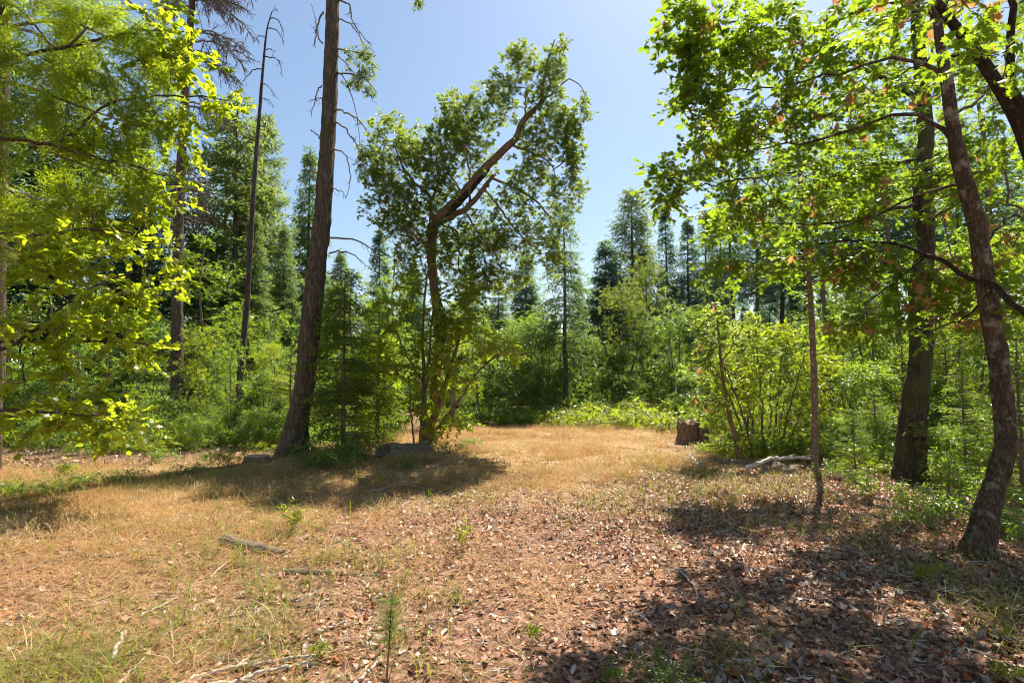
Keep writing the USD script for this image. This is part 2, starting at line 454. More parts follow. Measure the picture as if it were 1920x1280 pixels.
def place_sprays(P, D, rng, per, spread=0.5, flat=0.75, back=0.05):
    """Frames for sprays at nodes: about the twig's own direction, spread out, faces up."""
    P, D = np.repeat(P, per, 0), np.repeat(D, per, 0)
    x = unit(D * [1, 1, flat] + rng.normal(0, spread, D.shape) * [1, 1, .6])
    z = unit(UP + rng.normal(0, .3, D.shape))
    return P - x * back + rng.normal(0, .03, P.shape), frames(x, z)


def foliage(parent, key, pos, R, scale, rng, singles=0, near=None, mat=None, name='foliage', leaf_name='leaf', leaf_label=None):
    """The crown's sprays as one instanced part; the sprays nearest the camera are built leaf by leaf as parts."""
    template, m, protos = SPRAYS[key]
    which = rng.integers(0, len(protos), len(pos))
    order = np.argsort(np.linalg.norm(pos - np.array([0, 0, CAM_H]), axis=1)) if near is None else np.argsort(near)
    taken, made = [], 0
    for i in order:
        if made >= singles:
            break
        _, lr, lp, ls = protos[which[i]]
        for q in range(len(lp)):
            if made >= singles:
                break
            v = (template[0] * ls[q]) @ lr[q].T + lp[q]
            v = (v * scale[i]) @ R[i].T + pos[i]
            part(parent, leaf_name, (v, template[1]), mat or m, label=leaf_label)
            made += 1
        taken.append(i)
    keep = np.setdiff1d(np.arange(len(pos)), np.array(taken, int))
    if len(keep):
        scatter(parent + '/' + name, [p[0] for p in protos], which[keep], pos[keep], R[keep], scale[keep])


def tree_trunk(parent, pts, Y, mat, sides, rings, rough=.12, ridges=.12, seed=0, name='trunk', flare=0.0):
    P, Rr = path_px(pts, Y)
    p, r = spline(P, rings, Rr)
    if flare:
        h = p[:, 2] - p[0, 2]
        r = r * (1 + flare * np.exp(-h / 0.22))
        p[0, 2] -= 0.15
    part(parent, name, tube(p, r, sides, rough, seed, ridges=ridges), mat, smooth=50)
    return p, r


# ------------------------------------------------------------------ ground
def axis_lines(lo, hi, fine_lo, fine_hi, d):
    a = np.arange(fine_lo, fine_hi + d / 2, d)
    out = [a]
    for end, start, sgn in ((hi, a[-1], 1), (lo, a[0], -1)):
        x, s, row = start, d, []
        while abs(x - start) < abs(end - start):
            s *= 1.16
            x += sgn * s
            row.append(x)
        out.append(np.array(row))
    return np.sort(np.concatenate(out))


def clearing(x, y):
    """0 under the trees, 1 in the open grass: the shape of the clearing on the ground."""
    p = np.stack([np.asarray(x, float), np.asarray(y, float), np.zeros(np.shape(x))], -1)
    w = (fbm(p * 0.5, 3, 11) - 0.5) * 2.4
    right = 3.1 + 0.16 * np.asarray(y) - np.asarray(x) + w
    far = 18.0 - np.asarray(y) + w + 0.10 * np.asarray(x) - 6.2 / (1 + np.exp((np.asarray(x) + 3.6) / .45))
    left = np.asarray(x) + 5.0 + 0.55 * np.asarray(y) + w
    return np.clip(np.minimum(np.minimum(right, far), left) / 1.6, 0, 1)


def straw_amount(x, y):
    """1 where the golden grass stands, 0 on the leaf litter."""
    p = np.stack([np.asarray(x, float), np.asarray(y, float), np.zeros(np.shape(x))], -1)
    w = (fbm(p * 0.6, 3, 21) - 0.5) * 3.2
    edge = 5.7 + 0.32 * np.clip(np.asarray(x), -6, 6) + w
    return np.clip((np.asarray(y) - edge) / 2.6, 0, 1) * clearing(x, y)


xs, ys = axis_lines(-900, 900, -9, 9, .13), axis_lines(-60, 1500, .6, 20, .13)
gx, gy = np.meshgrid(xs, ys)
gz = terrain(gx, gy)
gv = np.stack([gx, gy, gz], -1).reshape(-1, 3)
nx = len(xs)
ii, jj = np.meshgrid(np.arange(len(ys) - 1), np.arange(nx - 1), indexing='ij')
gq = np.stack([ii * nx + jj, ii * nx + jj + 1, (ii + 1) * nx + jj + 1, (ii + 1) * nx + jj], -1).reshape(-1, 4)
ground_mat = usdkit.material(stage, '/World/Looks/forest_floor', {
    'a': ('attribute', {'attribute': 'zone'}), 'x': ('separate_xyz', {}), 'g': ('geometry', {}),
    'n1': ('noise_texture', {'scale': 3.0, 'detail': 8, 'roughness': .7}),
    'n2': ('noise_texture', {'scale': 45.0, 'detail': 5, 'roughness': .7}),
    'v': ('voronoi_texture', {'scale': 26.0}), 'vs': ('separate_color', {}),
    'soil': ('rgb_ramp', {'ramp': [(.3, (.055, .028, .018)), (.5, (.17, .09, .058)), (.7, (.35, .21, .14))]}),
    'straw': ('rgb_ramp', {'ramp': [(.3, (.13, .078, .036)), (.5, (.30, .19, .09)), (.7, (.46, .32, .165))]}),
    'duff': ('rgb_ramp', {'ramp': [(.3, (.05, .03, .018)), (.5, (.14, .09, .05)), (.7, (.26, .18, .10))]}),
    'm1': ('mix_color', {}), 'm2': ('mix_color', {}), 'f': ('mix_float', {'fac': .55}), 'f2': ('mix_float', {'fac': .3}),
    'b': ('bump', {'strength': .7, 'distance': .03}),
    'p': ('principled_bsdf', {'roughness': .95, 'specular_ior_level': .1})},
    [('a.vector', 'x.vector'), ('g.position', 'n1.vector'), ('g.position', 'n2.vector'), ('g.position', 'v.vector'), ('v.color', 'vs.color'),
     ('n1.fac', 'f.a'), ('n2.fac', 'f.b'), ('f.result', 'f2.a'), ('vs.r', 'f2.b'),
     ('f2.result', 'soil.fac'), ('f2.result', 'straw.fac'), ('f2.result', 'duff.fac'),
     ('x.x', 'm1.fac'), ('soil.color', 'm1.a'), ('straw.color', 'm1.b'), ('x.y', 'm2.fac'), ('m1.result', 'm2.a'), ('duff.color', 'm2.b'),
     ('m2.result', 'p.base_color'), ('n2.fac', 'b.height'), ('b.normal', 'p.normal')], surface='p.BSDF')
gm = usdkit.mesh(stage, '/World/ground', (gv, gq), ground_mat, smooth=True)
far_floor = np.clip(1 - clearing(gx, gy), 0, 1) * np.clip((gy - 6.5) / 2.5, 0, 1)
zone = np.stack([straw_amount(gx, gy), far_floor, 0 * gx], -1).reshape(-1, 3)
UsdGeom.PrimvarsAPI(gm).CreatePrimvar('zone', Sdf.ValueTypeNames.Float3Array, 'vertex').Set(Vt.Vec3fArray.FromNumpy(zone.astype(np.float32)))
tag(gm.GetPrim(), 'dry forest floor of soil, leaf litter and straw across the clearing', None, None, 'structure')

# ------------------------------------------------------------------ prototypes of the background trees and shrubs
def conifer(rng, H, base, rmax, whorls, per, rise, droop, gap=.10, tuft=.12, power=.8, twig=.5, wide=1.0, template=NARROW, ends=False, trunk_r=None, bare=0.0):
    """(wood, needles): a trunk with whorls of branches, each carrying flat side twigs set with needle tufts."""
    tr = trunk_r or H * .011
    zs = np.linspace(-.3, H, 26)
    wob = np.cumsum(rng.normal(0, .012, (26, 2)), 0) * H / 12
    tp = np.c_[wob - wob[1], zs]
    wood = [tube(tp, tr * (1.02 - np.clip(zs / H, 0, 1)) ** .8 + .006, 10, .1, 1, freq=5)]
    tr_at = lambda z: np.array([np.interp(z, zs, tp[:, 0]), np.interp(z, zs, tp[:, 1]), z])
    Rs, Ps, Ss = [], [], []
    for z0 in np.linspace(base * H, H * .985, whorls) + rng.normal(0, .4 * H * (1 - base) / whorls, whorls):
        t = np.clip((z0 - base * H) / (H * (1 - base)), 0, .995)
        for k in range(per):
            if rng.uniform() < .12 + bare * (1 - t):
                continue
            Lb = rmax * (1 - t) ** power * min(1, .55 + 2.2 * t) * rng.uniform(.6, 1.12) + .1
            az = rng.uniform(0, 2 * np.pi)
            n = max(4, int(Lb / gap))
            s = np.linspace(0, Lb, n)
            e = np.array([math.cos(az), math.sin(az), 0])
            sd = np.array([-math.sin(az), math.cos(az), 0])
            o = tr_at(z0 + rng.normal(0, .05))
            q = o + s[:, None] * e + (rise * s - droop * s ** 2 / max(Lb, .3) + .12 * droop * s ** 3 / max(Lb, .3) ** 2)[:, None] * UP + np.cumsum(rng.normal(0, .012, n))[:, None] * sd
            wood.append(tube(q, np.linspace(.012 + .006 * Lb, .004, n), 3, cap=False))
            lo = .12 if not ends else .5
            for j in range(n):
                if s[j] < lo * Lb and t < .9:
                    continue
                for sg in (-1, 1):
                    Lt = min(twig, twig * .35 + .62 * (Lb - s[j])) * rng.uniform(.6, 1.1)
                    a = rng.normal(.95, .2)
                    d = unit(e * math.cos(a) + sd * sg * math.sin(a) + UP * rng.normal(-.18 - .35 * droop, .32))
                    m = max(2, int(Lt / (tuft * .5)))
                    u = np.linspace(.15, 1, m) * Lt
                    Ps.append(q[j] + u[:, None] * d + (-.25 * droop * u ** 2)[:, None] * UP)
                    Rs.append(frames(d + rng.normal(0, .5, (m, 3)), UP + rng.normal(0, .5, (m, 3))))
                    Ss.append(np.stack([tuft * rng.uniform(.8, 1.4, m), np.full(m, tuft * 1.5 * wide), np.full(m, tuft)], -1))
    return merge(wood), stamp(template, np.vstack(Rs), np.vstack(Ps), np.vstack(Ss))


HEIGHT = {}


def proto_conifer(name, leaf, seed, bark='far', **kw):
    w, n = conifer(np.random.default_rng(seed), **kw)
    c = klass('form_' + name)
    part(c, 'trunk', w, B[bark], smooth=60)
    part(c, 'foliage', n, L[leaf], kind='stuff')
    HEIGHT[name] = kw['H']


proto_conifer('broad_fir', 'conifer', 1, H=14, base=.10, rmax=2.7, whorls=66, per=7, rise=.25, droop=.35, tuft=.2, gap=.15, twig=.65, wide=1.15)
proto_conifer('narrow_fir', 'blue_conifer', 2, H=14, base=.08, rmax=1.9, whorls=72, per=7, rise=.3, droop=.3, tuft=.19, gap=.14, wide=1.15)
proto_conifer('dense_fir', 'blue_conifer', 3, H=13, base=.06, rmax=2.5, whorls=64, per=7, rise=.5, droop=.3, twig=.7, tuft=.21, gap=.15, power=.65, wide=1.2)
proto_conifer('tall_pine', 'pine', 4, H=16, base=.2, rmax=2.8, whorls=60, per=6, rise=.45, droop=.1, tuft=.25, wide=.9, gap=.15, twig=.65, power=.6)
proto_conifer('layered_pine', 'pine', 5, H=12, base=.15, rmax=2.3, whorls=32, per=6, rise=.15, droop=.2, tuft=.21, wide=1.0, gap=.12, twig=.65, power=.45, bare=.12)
proto_conifer('drooping_fir', 'conifer', 6, H=10, base=.2, rmax=1.5, whorls=38, per=5, rise=.25, droop=.75, twig=.55, gap=.12, power=.5, tuft=.15, wide=1.0)
proto_conifer('stand_fir', 'blue_conifer', 7, H=22, base=.42, rmax=2.6, whorls=46, per=6, rise=.1, droop=.4, tuft=.26, gap=.22, twig=.8, trunk_r=.2, wide=1.0)
proto_conifer('young_fir', 'young_fir', 8, H=4.0, base=.03, rmax=1.2, whorls=28, per=6, rise=.25, droop=.15, gap=.08, tuft=.10, twig=.3)
proto_conifer('fir_sapling', 'young_fir', 9, H=2.4, base=.1, rmax=.6, whorls=18, per=4, rise=.3, droop=.1, gap=.05, tuft=.06, twig=.2, wide=.8, trunk_r=.016, bark='twig')
proto_conifer('far_fir', 'blue_conifer', 10, H=20, base=.08, rmax=3.4, whorls=40, per=6, rise=.2, droop=.3, gap=.35, tuft=.55, twig=1.2)


def leaf_cloud(pos, R, rng, template, n, length, size, **kw):
    """Sprays merged into one mesh."""
    out = []
    which = rng.integers(0, 4, len(pos))
    for k in range(4):
        lr, lp, ls = spray_leaves(rng, n, length, size, **kw)
        i = np.flatnonzero(which == k)
        if not len(i):
            continue
        RR = np.einsum('aij,bjk->abik', R[i], lr).reshape(-1, 3, 3)
        pp = (np.einsum('aij,bj->abi', R[i], lp) + pos[i][:, None]).reshape(-1, 3)
        out.append(stamp(template, RR, pp, np.tile(ls, len(i)) * rng.uniform(.8, 1.2, len(i) * n)))
    return merge(out)


def proto_broadleaf(name, leaf, seed, stems, balls, H, size=.075, n=10, length=.28, per=2, template=RHOMB, bark='twig', step=.3, lift=.3, r0=.03, spread=.5, flat=.75, r_tip=.003):
    rng = np.random.default_rng(seed)
    seeds, wood = [], []
    for s in stems:
        p = spline(np.array(s, float), 12)
        p[1:] += rng.normal(0, .02, (11, 3))
        seeds.append(p)
        wood.append(tube(p, np.linspace(r0, r0 * .35, 12), 7, .12, 2))
    tw, P, D, tips, inner = colonize(seeds, ball_points(balls, rng), rng, step=step, lift=lift, r_tip=r_tip)
    nodes = np.r_[np.repeat(tips, per), inner]
    pos, R = place_sprays(P[nodes], D[nodes], rng, 1, spread, flat)
    c = klass('form_' + name)
    part(c, 'trunk', merge(wood), B[bark], smooth=60)
    part(c, 'twigs', tw, B['twig'], kind='stuff')
    part(c, 'foliage', leaf_cloud(pos, R, rng, template, n, length, size), L[leaf], kind='stuff')
    HEIGHT[name] = H


def lumpy(rng, H, z0, r, k, n, top=.55):
    """Random overlapping lobes forming an uneven crown."""
    out = []
    for i in range(k):
        z = z0 + (H - z0) * rng.uniform(.08, .9)
        f = math.sin(math.pi * np.clip((z - z0) / (H - z0) * .8 + .15, 0, 1)) ** top
        a, q = rng.uniform(0, 2 * np.pi), rng.uniform(.2, .75) * r * f
        rr = r * rng.uniform(.28, .5)
        out.append((q * math.cos(a), q * math.sin(a), min(z, H - rr * .8), rr, rr, rr * .8, n))
    out.append((0, 0, H - r * .35, r * .3, r * .3, r * .35, n))
    return out


_r = np.random.default_rng(77)
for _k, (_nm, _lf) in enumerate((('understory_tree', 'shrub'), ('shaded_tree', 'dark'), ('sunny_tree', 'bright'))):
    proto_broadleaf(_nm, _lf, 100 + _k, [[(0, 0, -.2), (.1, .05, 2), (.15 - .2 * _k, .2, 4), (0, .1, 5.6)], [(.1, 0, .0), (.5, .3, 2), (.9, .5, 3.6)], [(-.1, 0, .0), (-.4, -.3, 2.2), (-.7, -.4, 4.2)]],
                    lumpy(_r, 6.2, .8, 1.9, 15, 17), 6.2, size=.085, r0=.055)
proto_broadleaf('slender_tree', 'shrub', 110, [[(0, 0, -.2), (.1, .05, 3), (0, .2, 6), (.1, .1, 8.2)]], lumpy(_r, 8.6, 1.6, 1.5, 17, 14), 8.6, size=.085, r0=.07)
proto_broadleaf('olive_tree', 'olive', 111, [[(0, 0, -.2), (.1, .05, 2), (.1, .2, 5), (0, .1, 8)], [(0, 0, 1), (1, .2, 4), (1.6, .3, 6)], [(0, 0, 1), (-1, -.2, 3.6), (-1.7, -.4, 5.4)]],
                lumpy(_r, 8.8, .7, 2.8, 26, 22), 8.8, size=.095, n=11, r0=.1)
proto_broadleaf('round_bush', 'shrub', 112, [[(0, 0, -.1), (.1 * a, .1 * b, .7), (.5 * a, .5 * b, 1.7)] for a, b in ((1, 0), (-1, .3), (0, 1), (.2, -1))], lumpy(_r, 2.4, .1, 1.35, 11, 18), 2.4, size=.06, n=11, length=.22, r0=.016)
proto_broadleaf('dark_bush', 'dark', 113, [[(0, 0, -.1), (.1 * a, .1 * b, .7), (.5 * a, .5 * b, 1.9)] for a, b in ((1, .4), (-1, 0), (0, 1), (-.2, -1))], lumpy(_r, 2.8, .05, 1.3, 12, 18), 2.8, size=.065, n=11, length=.22, r0=.016)
proto_broadleaf('low_thicket', 'bright', 114, [[(0, 0, -.1), (.3 * a, .3 * b, .4), (1.0 * a, 1.0 * b, .6)] for a, b in ((1, 0), (-1, .3), (0, 1), (.2, -1), (.7, .7), (-.7, -.7))],
                [(x, y, .35, .55, .55, .3, 16) for x, y in ((0, 0), (.8, .2), (-.8, .1), (.3, .8), (-.3, -.8), (.9, -.6), (-.9, .7))], .9, size=.075, n=9, length=.22, r0=.008, step=.2)
proto_broadleaf('leafy_seedling', 'bright', 115, [[(0, 0, -.03), (.02, .01, .15), (.03, .03, .34)], [(0, 0, .02), (.06, .04, .14), (.1, .05, .24)]],
                [(0, 0, .26, .09, .09, .12, 12), (.08, .04, .2, .06, .06, .06, 6)], .42, size=.055, n=5, length=.09, r0=.004, step=.06, template=OVAL, per=1, r_tip=.0012)
proto_broadleaf('weedy_bush', 'shrub', 116, [[(0, 0, -.05), (.1 * a, .1 * b, .25), (.3 * a, .3 * b, .5)] for a, b in ((1, 0), (-1, .3), (0, 1), (.2, -1))],
                [(x, y, .32, .3, .3, .24, 16) for x, y in ((0, 0), (.35, .1), (-.3, .2), (.1, -.3))], .7, size=.05, n=7, length=.13, r0=.006, step=.1, r_tip=.0015, template=OVAL)

# ------------------------------------------------------------------ the far and middle forest
def stand(name, form, label, cat, px, top, Y, wf=1.0, rot=0, group=None, base=None):
    """A copy of a form, its top at a pixel of the photograph at distance Y, its foot on the ground."""
    p = at(px, top, Y)
    z0 = float(terrain(p[0], Y)) - .03
    s = (p[2] - z0) / HEIGHT[form]
    return thing(name, label, cat, (p[0], Y, z0), rot, group, None, (s * wf, s * wf, s), '/World/form_' + form)


for _row in [
    ('pine_tree', 'layered_pine', 'sparse layered pine rising behind the leaning dead snag', 'tree', 452, 178, 28, 1.0, 20),
    ('pine_tree', 'tall_pine', 'second pine crowded against the right side of the dead snag', 'tree', 500, 212, 30, .8, 80),
    ('pine_tree', 'layered_pine', 'thin pine with bare left boughs just left of the snag', 'tree', 425, 262, 31, .9, 140),
    ('fir_tree', 'broad_fir', 'fir half hidden behind the big leaning trunk at its left', 'tree', 583, 278, 33, .75, 10),
    ('fir_tree', 'narrow_fir', 'small pointed fir top between the big trunk and the madrone', 'tree', 711, 430, 34, 1.1, 50),
    ('fir_tree', 'drooping_fir', 'slim fir with drooping fronds and visible straight trunk right of the madrone', 'tree', 1060, 388, 21, 1.1, 100),
    ('pine_tree', 'tall_pine', 'tallest pine on the skyline right of the open sky', 'tree', 1181, 355, 34, 1.15, 200),
    ('fir_tree', 'dense_fir', 'dark rounded fir left of the tallest skyline pine', 'tree', 1137, 450, 31, 1.1, 30),
    ('fir_tree', 'narrow_fir', 'narrow blue fir just right of the tallest skyline pine', 'tree', 1247, 385, 36, .9, 70),
    ('fir_tree', 'narrow_fir', 'blue fir partly covered by the lowest oak leaves at the canopy edge', 'tree', 1290, 410, 36, 1.1, 170),
    ('fir_tree', 'narrow_fir', 'short dark fir low in the gap between drooping fir and olive tree', 'tree', 1085, 520, 33, .9, 210),
    ('fir_tree', 'dense_fir', 'dark fir behind the lower right edge of the madrone crown', 'tree', 985, 470, 33, 1, 250),
    ('fir_tree', 'broad_fir', 'shaded fir seen through the lower madrone leaves', 'tree', 880, 470, 32, .9, 25),
    ('fir_tree', 'broad_fir', 'green fir behind the gap between dead snag and big trunk', 'tree', 535, 420, 26, .8, 300),
    ('fir_tree', 'young_fir', 'bright yellow green young fir standing in shrubs left of the snag', 'tree', 405, 608, 16.5, 1.0, 40),
    ('fir_tree', 'broad_fir', 'fir behind the maple at the left, showing through its upper leaves', 'tree', 265, 235, 25, .9, 140),
    ('fir_tree', 'broad_fir', 'fir filling the gap behind the left edge branches', 'tree', 135, 40, 22, .85, 190),
    ('fir_tree', 'dense_fir', 'fir at the far left behind the drooping fir boughs', 'tree', 15, 70, 20, .9, 10),
    ('broadleaf_tree', 'olive_tree', 'large olive green tree with yellowing top at the back right', 'tree', 1165, 520, 22, .95, 0),
    ('broadleaf_tree', 'olive_tree', 'taller pale topped tree behind the large olive tree', 'tree', 1215, 470, 25, .75, 120),
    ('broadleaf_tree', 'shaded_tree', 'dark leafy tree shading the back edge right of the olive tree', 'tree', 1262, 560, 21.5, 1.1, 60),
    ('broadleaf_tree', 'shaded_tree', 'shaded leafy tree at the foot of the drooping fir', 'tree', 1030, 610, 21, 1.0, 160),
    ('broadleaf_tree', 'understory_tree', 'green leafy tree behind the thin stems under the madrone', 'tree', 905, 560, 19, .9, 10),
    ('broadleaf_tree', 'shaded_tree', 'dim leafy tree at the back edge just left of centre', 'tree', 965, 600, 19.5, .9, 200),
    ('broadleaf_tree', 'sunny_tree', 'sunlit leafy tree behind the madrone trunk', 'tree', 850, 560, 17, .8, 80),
    ('broadleaf_tree', 'slender_tree', 'pale slender tree between big trunk and madrone below the fir top', 'tree', 735, 470, 21, 1.2, 0),
    ('broadleaf_tree', 'slender_tree', 'slender leafy tree right behind the big trunk', 'tree', 665, 500, 22, 1.2, 90),
    ('broadleaf_tree', 'understory_tree', 'leafy tree filling the space between snag and big trunk', 'tree', 520, 560, 17, 1.0, 150),
    ('broadleaf_tree', 'understory_tree', 'leafy tree behind the snag foot', 'tree', 455, 540, 19.5, 1.0, 30),
    ('broadleaf_tree', 'slender_tree', 'tall slender tree just right of the dead topped trunk', 'tree', 385, 430, 21, 1.3, 60),
    ('broadleaf_tree', 'shaded_tree', 'dark leafy tree around the foot of the dead topped trunk', 'tree', 300, 590, 18.5, 1.0, 220),
    ('broadleaf_tree', 'understory_tree', 'leafy tree behind the middle of the left maple', 'tree', 200, 540, 17, 1.1, 310),
    ('broadleaf_tree', 'understory_tree', 'leafy tree at the left behind the maple stems', 'tree', 90, 520, 15, 1.1, 20),
    ('broadleaf_tree', 'understory_tree', 'leafy tree at the far left edge behind the maple', 'tree', -10, 500, 14, 1.1, 70),
    ('broadleaf_tree', 'sunny_tree', 'bright leafy tree between the thin sapling trunk and the mossy trunk', 'tree', 1620, 520, 14, 1.0, 40),
    ('broadleaf_tree', 'sunny_tree', 'bright leafy tree between mossy trunk and mottled trunk', 'tree', 1790, 470, 12.5, 1.0, 110),
    ('broadleaf_tree', 'sunny_tree', 'bright leafy tree at the right edge behind the mottled trunk', 'tree', 1900, 430, 11, .9, 180),
    ('broadleaf_tree', 'understory_tree', 'leafy tree behind the thin sapling trunk', 'tree', 1530, 560, 16, 1.0, 260),
    ('broadleaf_tree', 'understory_tree', 'leafy tree filling behind the mossy trunk', 'tree', 1700, 440, 17, 1.1, 330),
    ('broadleaf_tree', 'understory_tree', 'leafy tree deep in the wood at the right edge', 'tree', 1850, 400, 16, 1.2, 15),
    ('fir_tree', 'broad_fir', 'fir low behind the gap right of the madrone trunk', 'tree', 935, 520, 27, 1.1, 75),
    ('fir_tree', 'dense_fir', 'blue green fir between the pointed fir top and the madrone', 'tree', 775, 500, 30, 1.1, 15),
    ('fir_tree', 'broad_fir', 'fir just right of the big leaning trunk at mid height', 'tree', 640, 470, 28, 1.0, 265),
    ('broadleaf_tree', 'understory_tree', 'leafy tree behind the drooping fir foot at its left', 'tree', 1000, 560, 24, 1.2, 100),
    ('broadleaf_tree', 'slender_tree', 'leafy tree behind the right end of the thicket', 'tree', 1320, 520, 22, 1.2, 200),
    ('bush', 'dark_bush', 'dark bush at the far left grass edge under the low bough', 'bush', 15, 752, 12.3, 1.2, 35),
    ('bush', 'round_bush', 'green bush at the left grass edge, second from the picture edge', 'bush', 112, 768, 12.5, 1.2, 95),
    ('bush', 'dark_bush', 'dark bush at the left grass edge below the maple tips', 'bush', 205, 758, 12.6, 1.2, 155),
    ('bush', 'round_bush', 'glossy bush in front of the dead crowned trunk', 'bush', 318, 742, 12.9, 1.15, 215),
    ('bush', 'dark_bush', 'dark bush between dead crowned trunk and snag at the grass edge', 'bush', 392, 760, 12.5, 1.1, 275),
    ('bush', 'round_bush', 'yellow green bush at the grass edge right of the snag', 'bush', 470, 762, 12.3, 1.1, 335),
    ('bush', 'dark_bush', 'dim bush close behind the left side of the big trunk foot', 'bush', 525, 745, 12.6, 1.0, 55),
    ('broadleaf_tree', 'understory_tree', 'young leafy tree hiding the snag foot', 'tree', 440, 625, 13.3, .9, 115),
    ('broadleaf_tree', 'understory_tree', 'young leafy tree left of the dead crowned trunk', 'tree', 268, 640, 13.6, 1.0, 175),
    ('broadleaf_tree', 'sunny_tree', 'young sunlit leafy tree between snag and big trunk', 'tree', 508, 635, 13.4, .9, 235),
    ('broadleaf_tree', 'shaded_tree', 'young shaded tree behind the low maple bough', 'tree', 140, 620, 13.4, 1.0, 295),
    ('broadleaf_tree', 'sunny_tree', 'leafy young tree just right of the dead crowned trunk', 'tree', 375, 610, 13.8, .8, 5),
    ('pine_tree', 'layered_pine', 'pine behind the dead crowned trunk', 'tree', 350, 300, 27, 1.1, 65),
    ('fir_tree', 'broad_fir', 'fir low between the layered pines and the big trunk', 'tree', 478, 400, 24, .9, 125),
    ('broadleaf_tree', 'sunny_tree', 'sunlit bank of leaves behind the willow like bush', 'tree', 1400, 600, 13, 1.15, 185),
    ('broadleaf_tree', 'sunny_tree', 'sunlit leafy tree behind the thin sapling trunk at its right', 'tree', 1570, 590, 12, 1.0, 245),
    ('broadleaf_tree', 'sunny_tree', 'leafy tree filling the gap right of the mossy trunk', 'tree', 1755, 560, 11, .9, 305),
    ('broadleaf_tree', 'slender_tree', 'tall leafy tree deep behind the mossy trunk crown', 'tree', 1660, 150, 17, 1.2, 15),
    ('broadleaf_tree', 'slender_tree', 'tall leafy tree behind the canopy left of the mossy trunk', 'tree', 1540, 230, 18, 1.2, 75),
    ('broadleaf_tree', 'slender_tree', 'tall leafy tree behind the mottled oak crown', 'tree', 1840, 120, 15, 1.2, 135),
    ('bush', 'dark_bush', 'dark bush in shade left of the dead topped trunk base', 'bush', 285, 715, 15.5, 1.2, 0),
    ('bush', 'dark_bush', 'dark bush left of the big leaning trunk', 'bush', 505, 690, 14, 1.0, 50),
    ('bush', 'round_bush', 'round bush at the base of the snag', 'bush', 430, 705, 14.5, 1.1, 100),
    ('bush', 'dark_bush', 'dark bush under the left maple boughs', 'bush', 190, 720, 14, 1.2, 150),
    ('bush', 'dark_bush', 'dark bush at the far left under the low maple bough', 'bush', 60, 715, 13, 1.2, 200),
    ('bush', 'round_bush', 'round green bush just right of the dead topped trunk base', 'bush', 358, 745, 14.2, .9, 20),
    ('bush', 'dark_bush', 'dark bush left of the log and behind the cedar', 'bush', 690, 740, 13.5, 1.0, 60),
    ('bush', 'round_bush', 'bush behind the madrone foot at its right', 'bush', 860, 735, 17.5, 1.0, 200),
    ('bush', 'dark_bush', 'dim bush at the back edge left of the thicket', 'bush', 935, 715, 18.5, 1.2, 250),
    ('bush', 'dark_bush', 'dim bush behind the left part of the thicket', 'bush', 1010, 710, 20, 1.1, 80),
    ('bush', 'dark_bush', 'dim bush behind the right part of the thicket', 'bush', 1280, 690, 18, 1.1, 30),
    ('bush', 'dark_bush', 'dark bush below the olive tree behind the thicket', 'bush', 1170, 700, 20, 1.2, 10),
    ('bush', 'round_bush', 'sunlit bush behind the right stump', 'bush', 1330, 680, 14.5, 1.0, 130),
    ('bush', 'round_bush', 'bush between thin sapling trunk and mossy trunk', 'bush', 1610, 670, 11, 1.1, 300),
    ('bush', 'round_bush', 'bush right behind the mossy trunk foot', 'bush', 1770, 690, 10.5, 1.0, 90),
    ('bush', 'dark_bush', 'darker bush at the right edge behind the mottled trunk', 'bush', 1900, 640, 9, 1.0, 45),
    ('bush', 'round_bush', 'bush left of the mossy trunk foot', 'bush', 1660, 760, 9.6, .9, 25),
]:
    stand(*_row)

_rng = np.random.default_rng(5)
for _px, _top, _Y in ((1325, 395, 38), (1370, 330, 40), (1410, 300, 37), (1455, 280, 42), (1500, 260, 38), (1550, 250, 41), (1600, 240, 37), (1660, 230, 40), (1720, 220, 36), (1790, 200, 38), (1850, 210, 35), (1910, 200, 37), (1345, 420, 45), (1480, 380, 46)):
    stand('tall_fir', 'stand_fir', 'tall bare stemmed fir in the dark stand behind the right hand oaks', 'tree', _px, _top, _Y, 1.15, float(_rng.uniform(0, 360)), 'tall firs of the dark stand behind the oaks')
for _px, _top, _Y in ((1090, 775, 16.8), (1150, 768, 17.2), (1210, 772, 16.6), (1265, 775, 15.8), (1040, 772, 17.6), (985, 765, 18.4), (1120, 752, 18.6), (1185, 748, 18.8), (1250, 750, 18.2), (1060, 755, 19)):
    stand('thicket_bush', 'low_thicket', 'low leafy bush of the thicket along the back of the golden grass', 'bush', _px, _top - 14, _Y, 1.1, float(_rng.uniform(0, 360)), 'low bushes of the thicket at the back of the clearing')
for _i, (_px, _top, _Y, _lb) in enumerate(((1640, 735, 9.4, 'thin fir sapling just left of the mossy trunk'), (1600, 770, 8.6, 'small fir sapling between thin sapling trunk and mossy trunk'), (1690, 650, 11, 'taller fir sapling directly behind the mossy trunk'),
                                           (1800, 690, 8.3, 'fir sapling between mossy and mottled trunks'), (1900, 640, 7.2, 'fir sapling at the right edge behind the mottled trunk'), (1770, 640, 10.5, 'fir sapling behind the gap right of the mossy trunk'), (545, 650, 12.5, 'shaded fir sapling left of the big leaning trunk'))):
    stand('fir_sapling', 'fir_sapling', _lb, 'tree', _px, _top, _Y, 1.3, _i * 50)

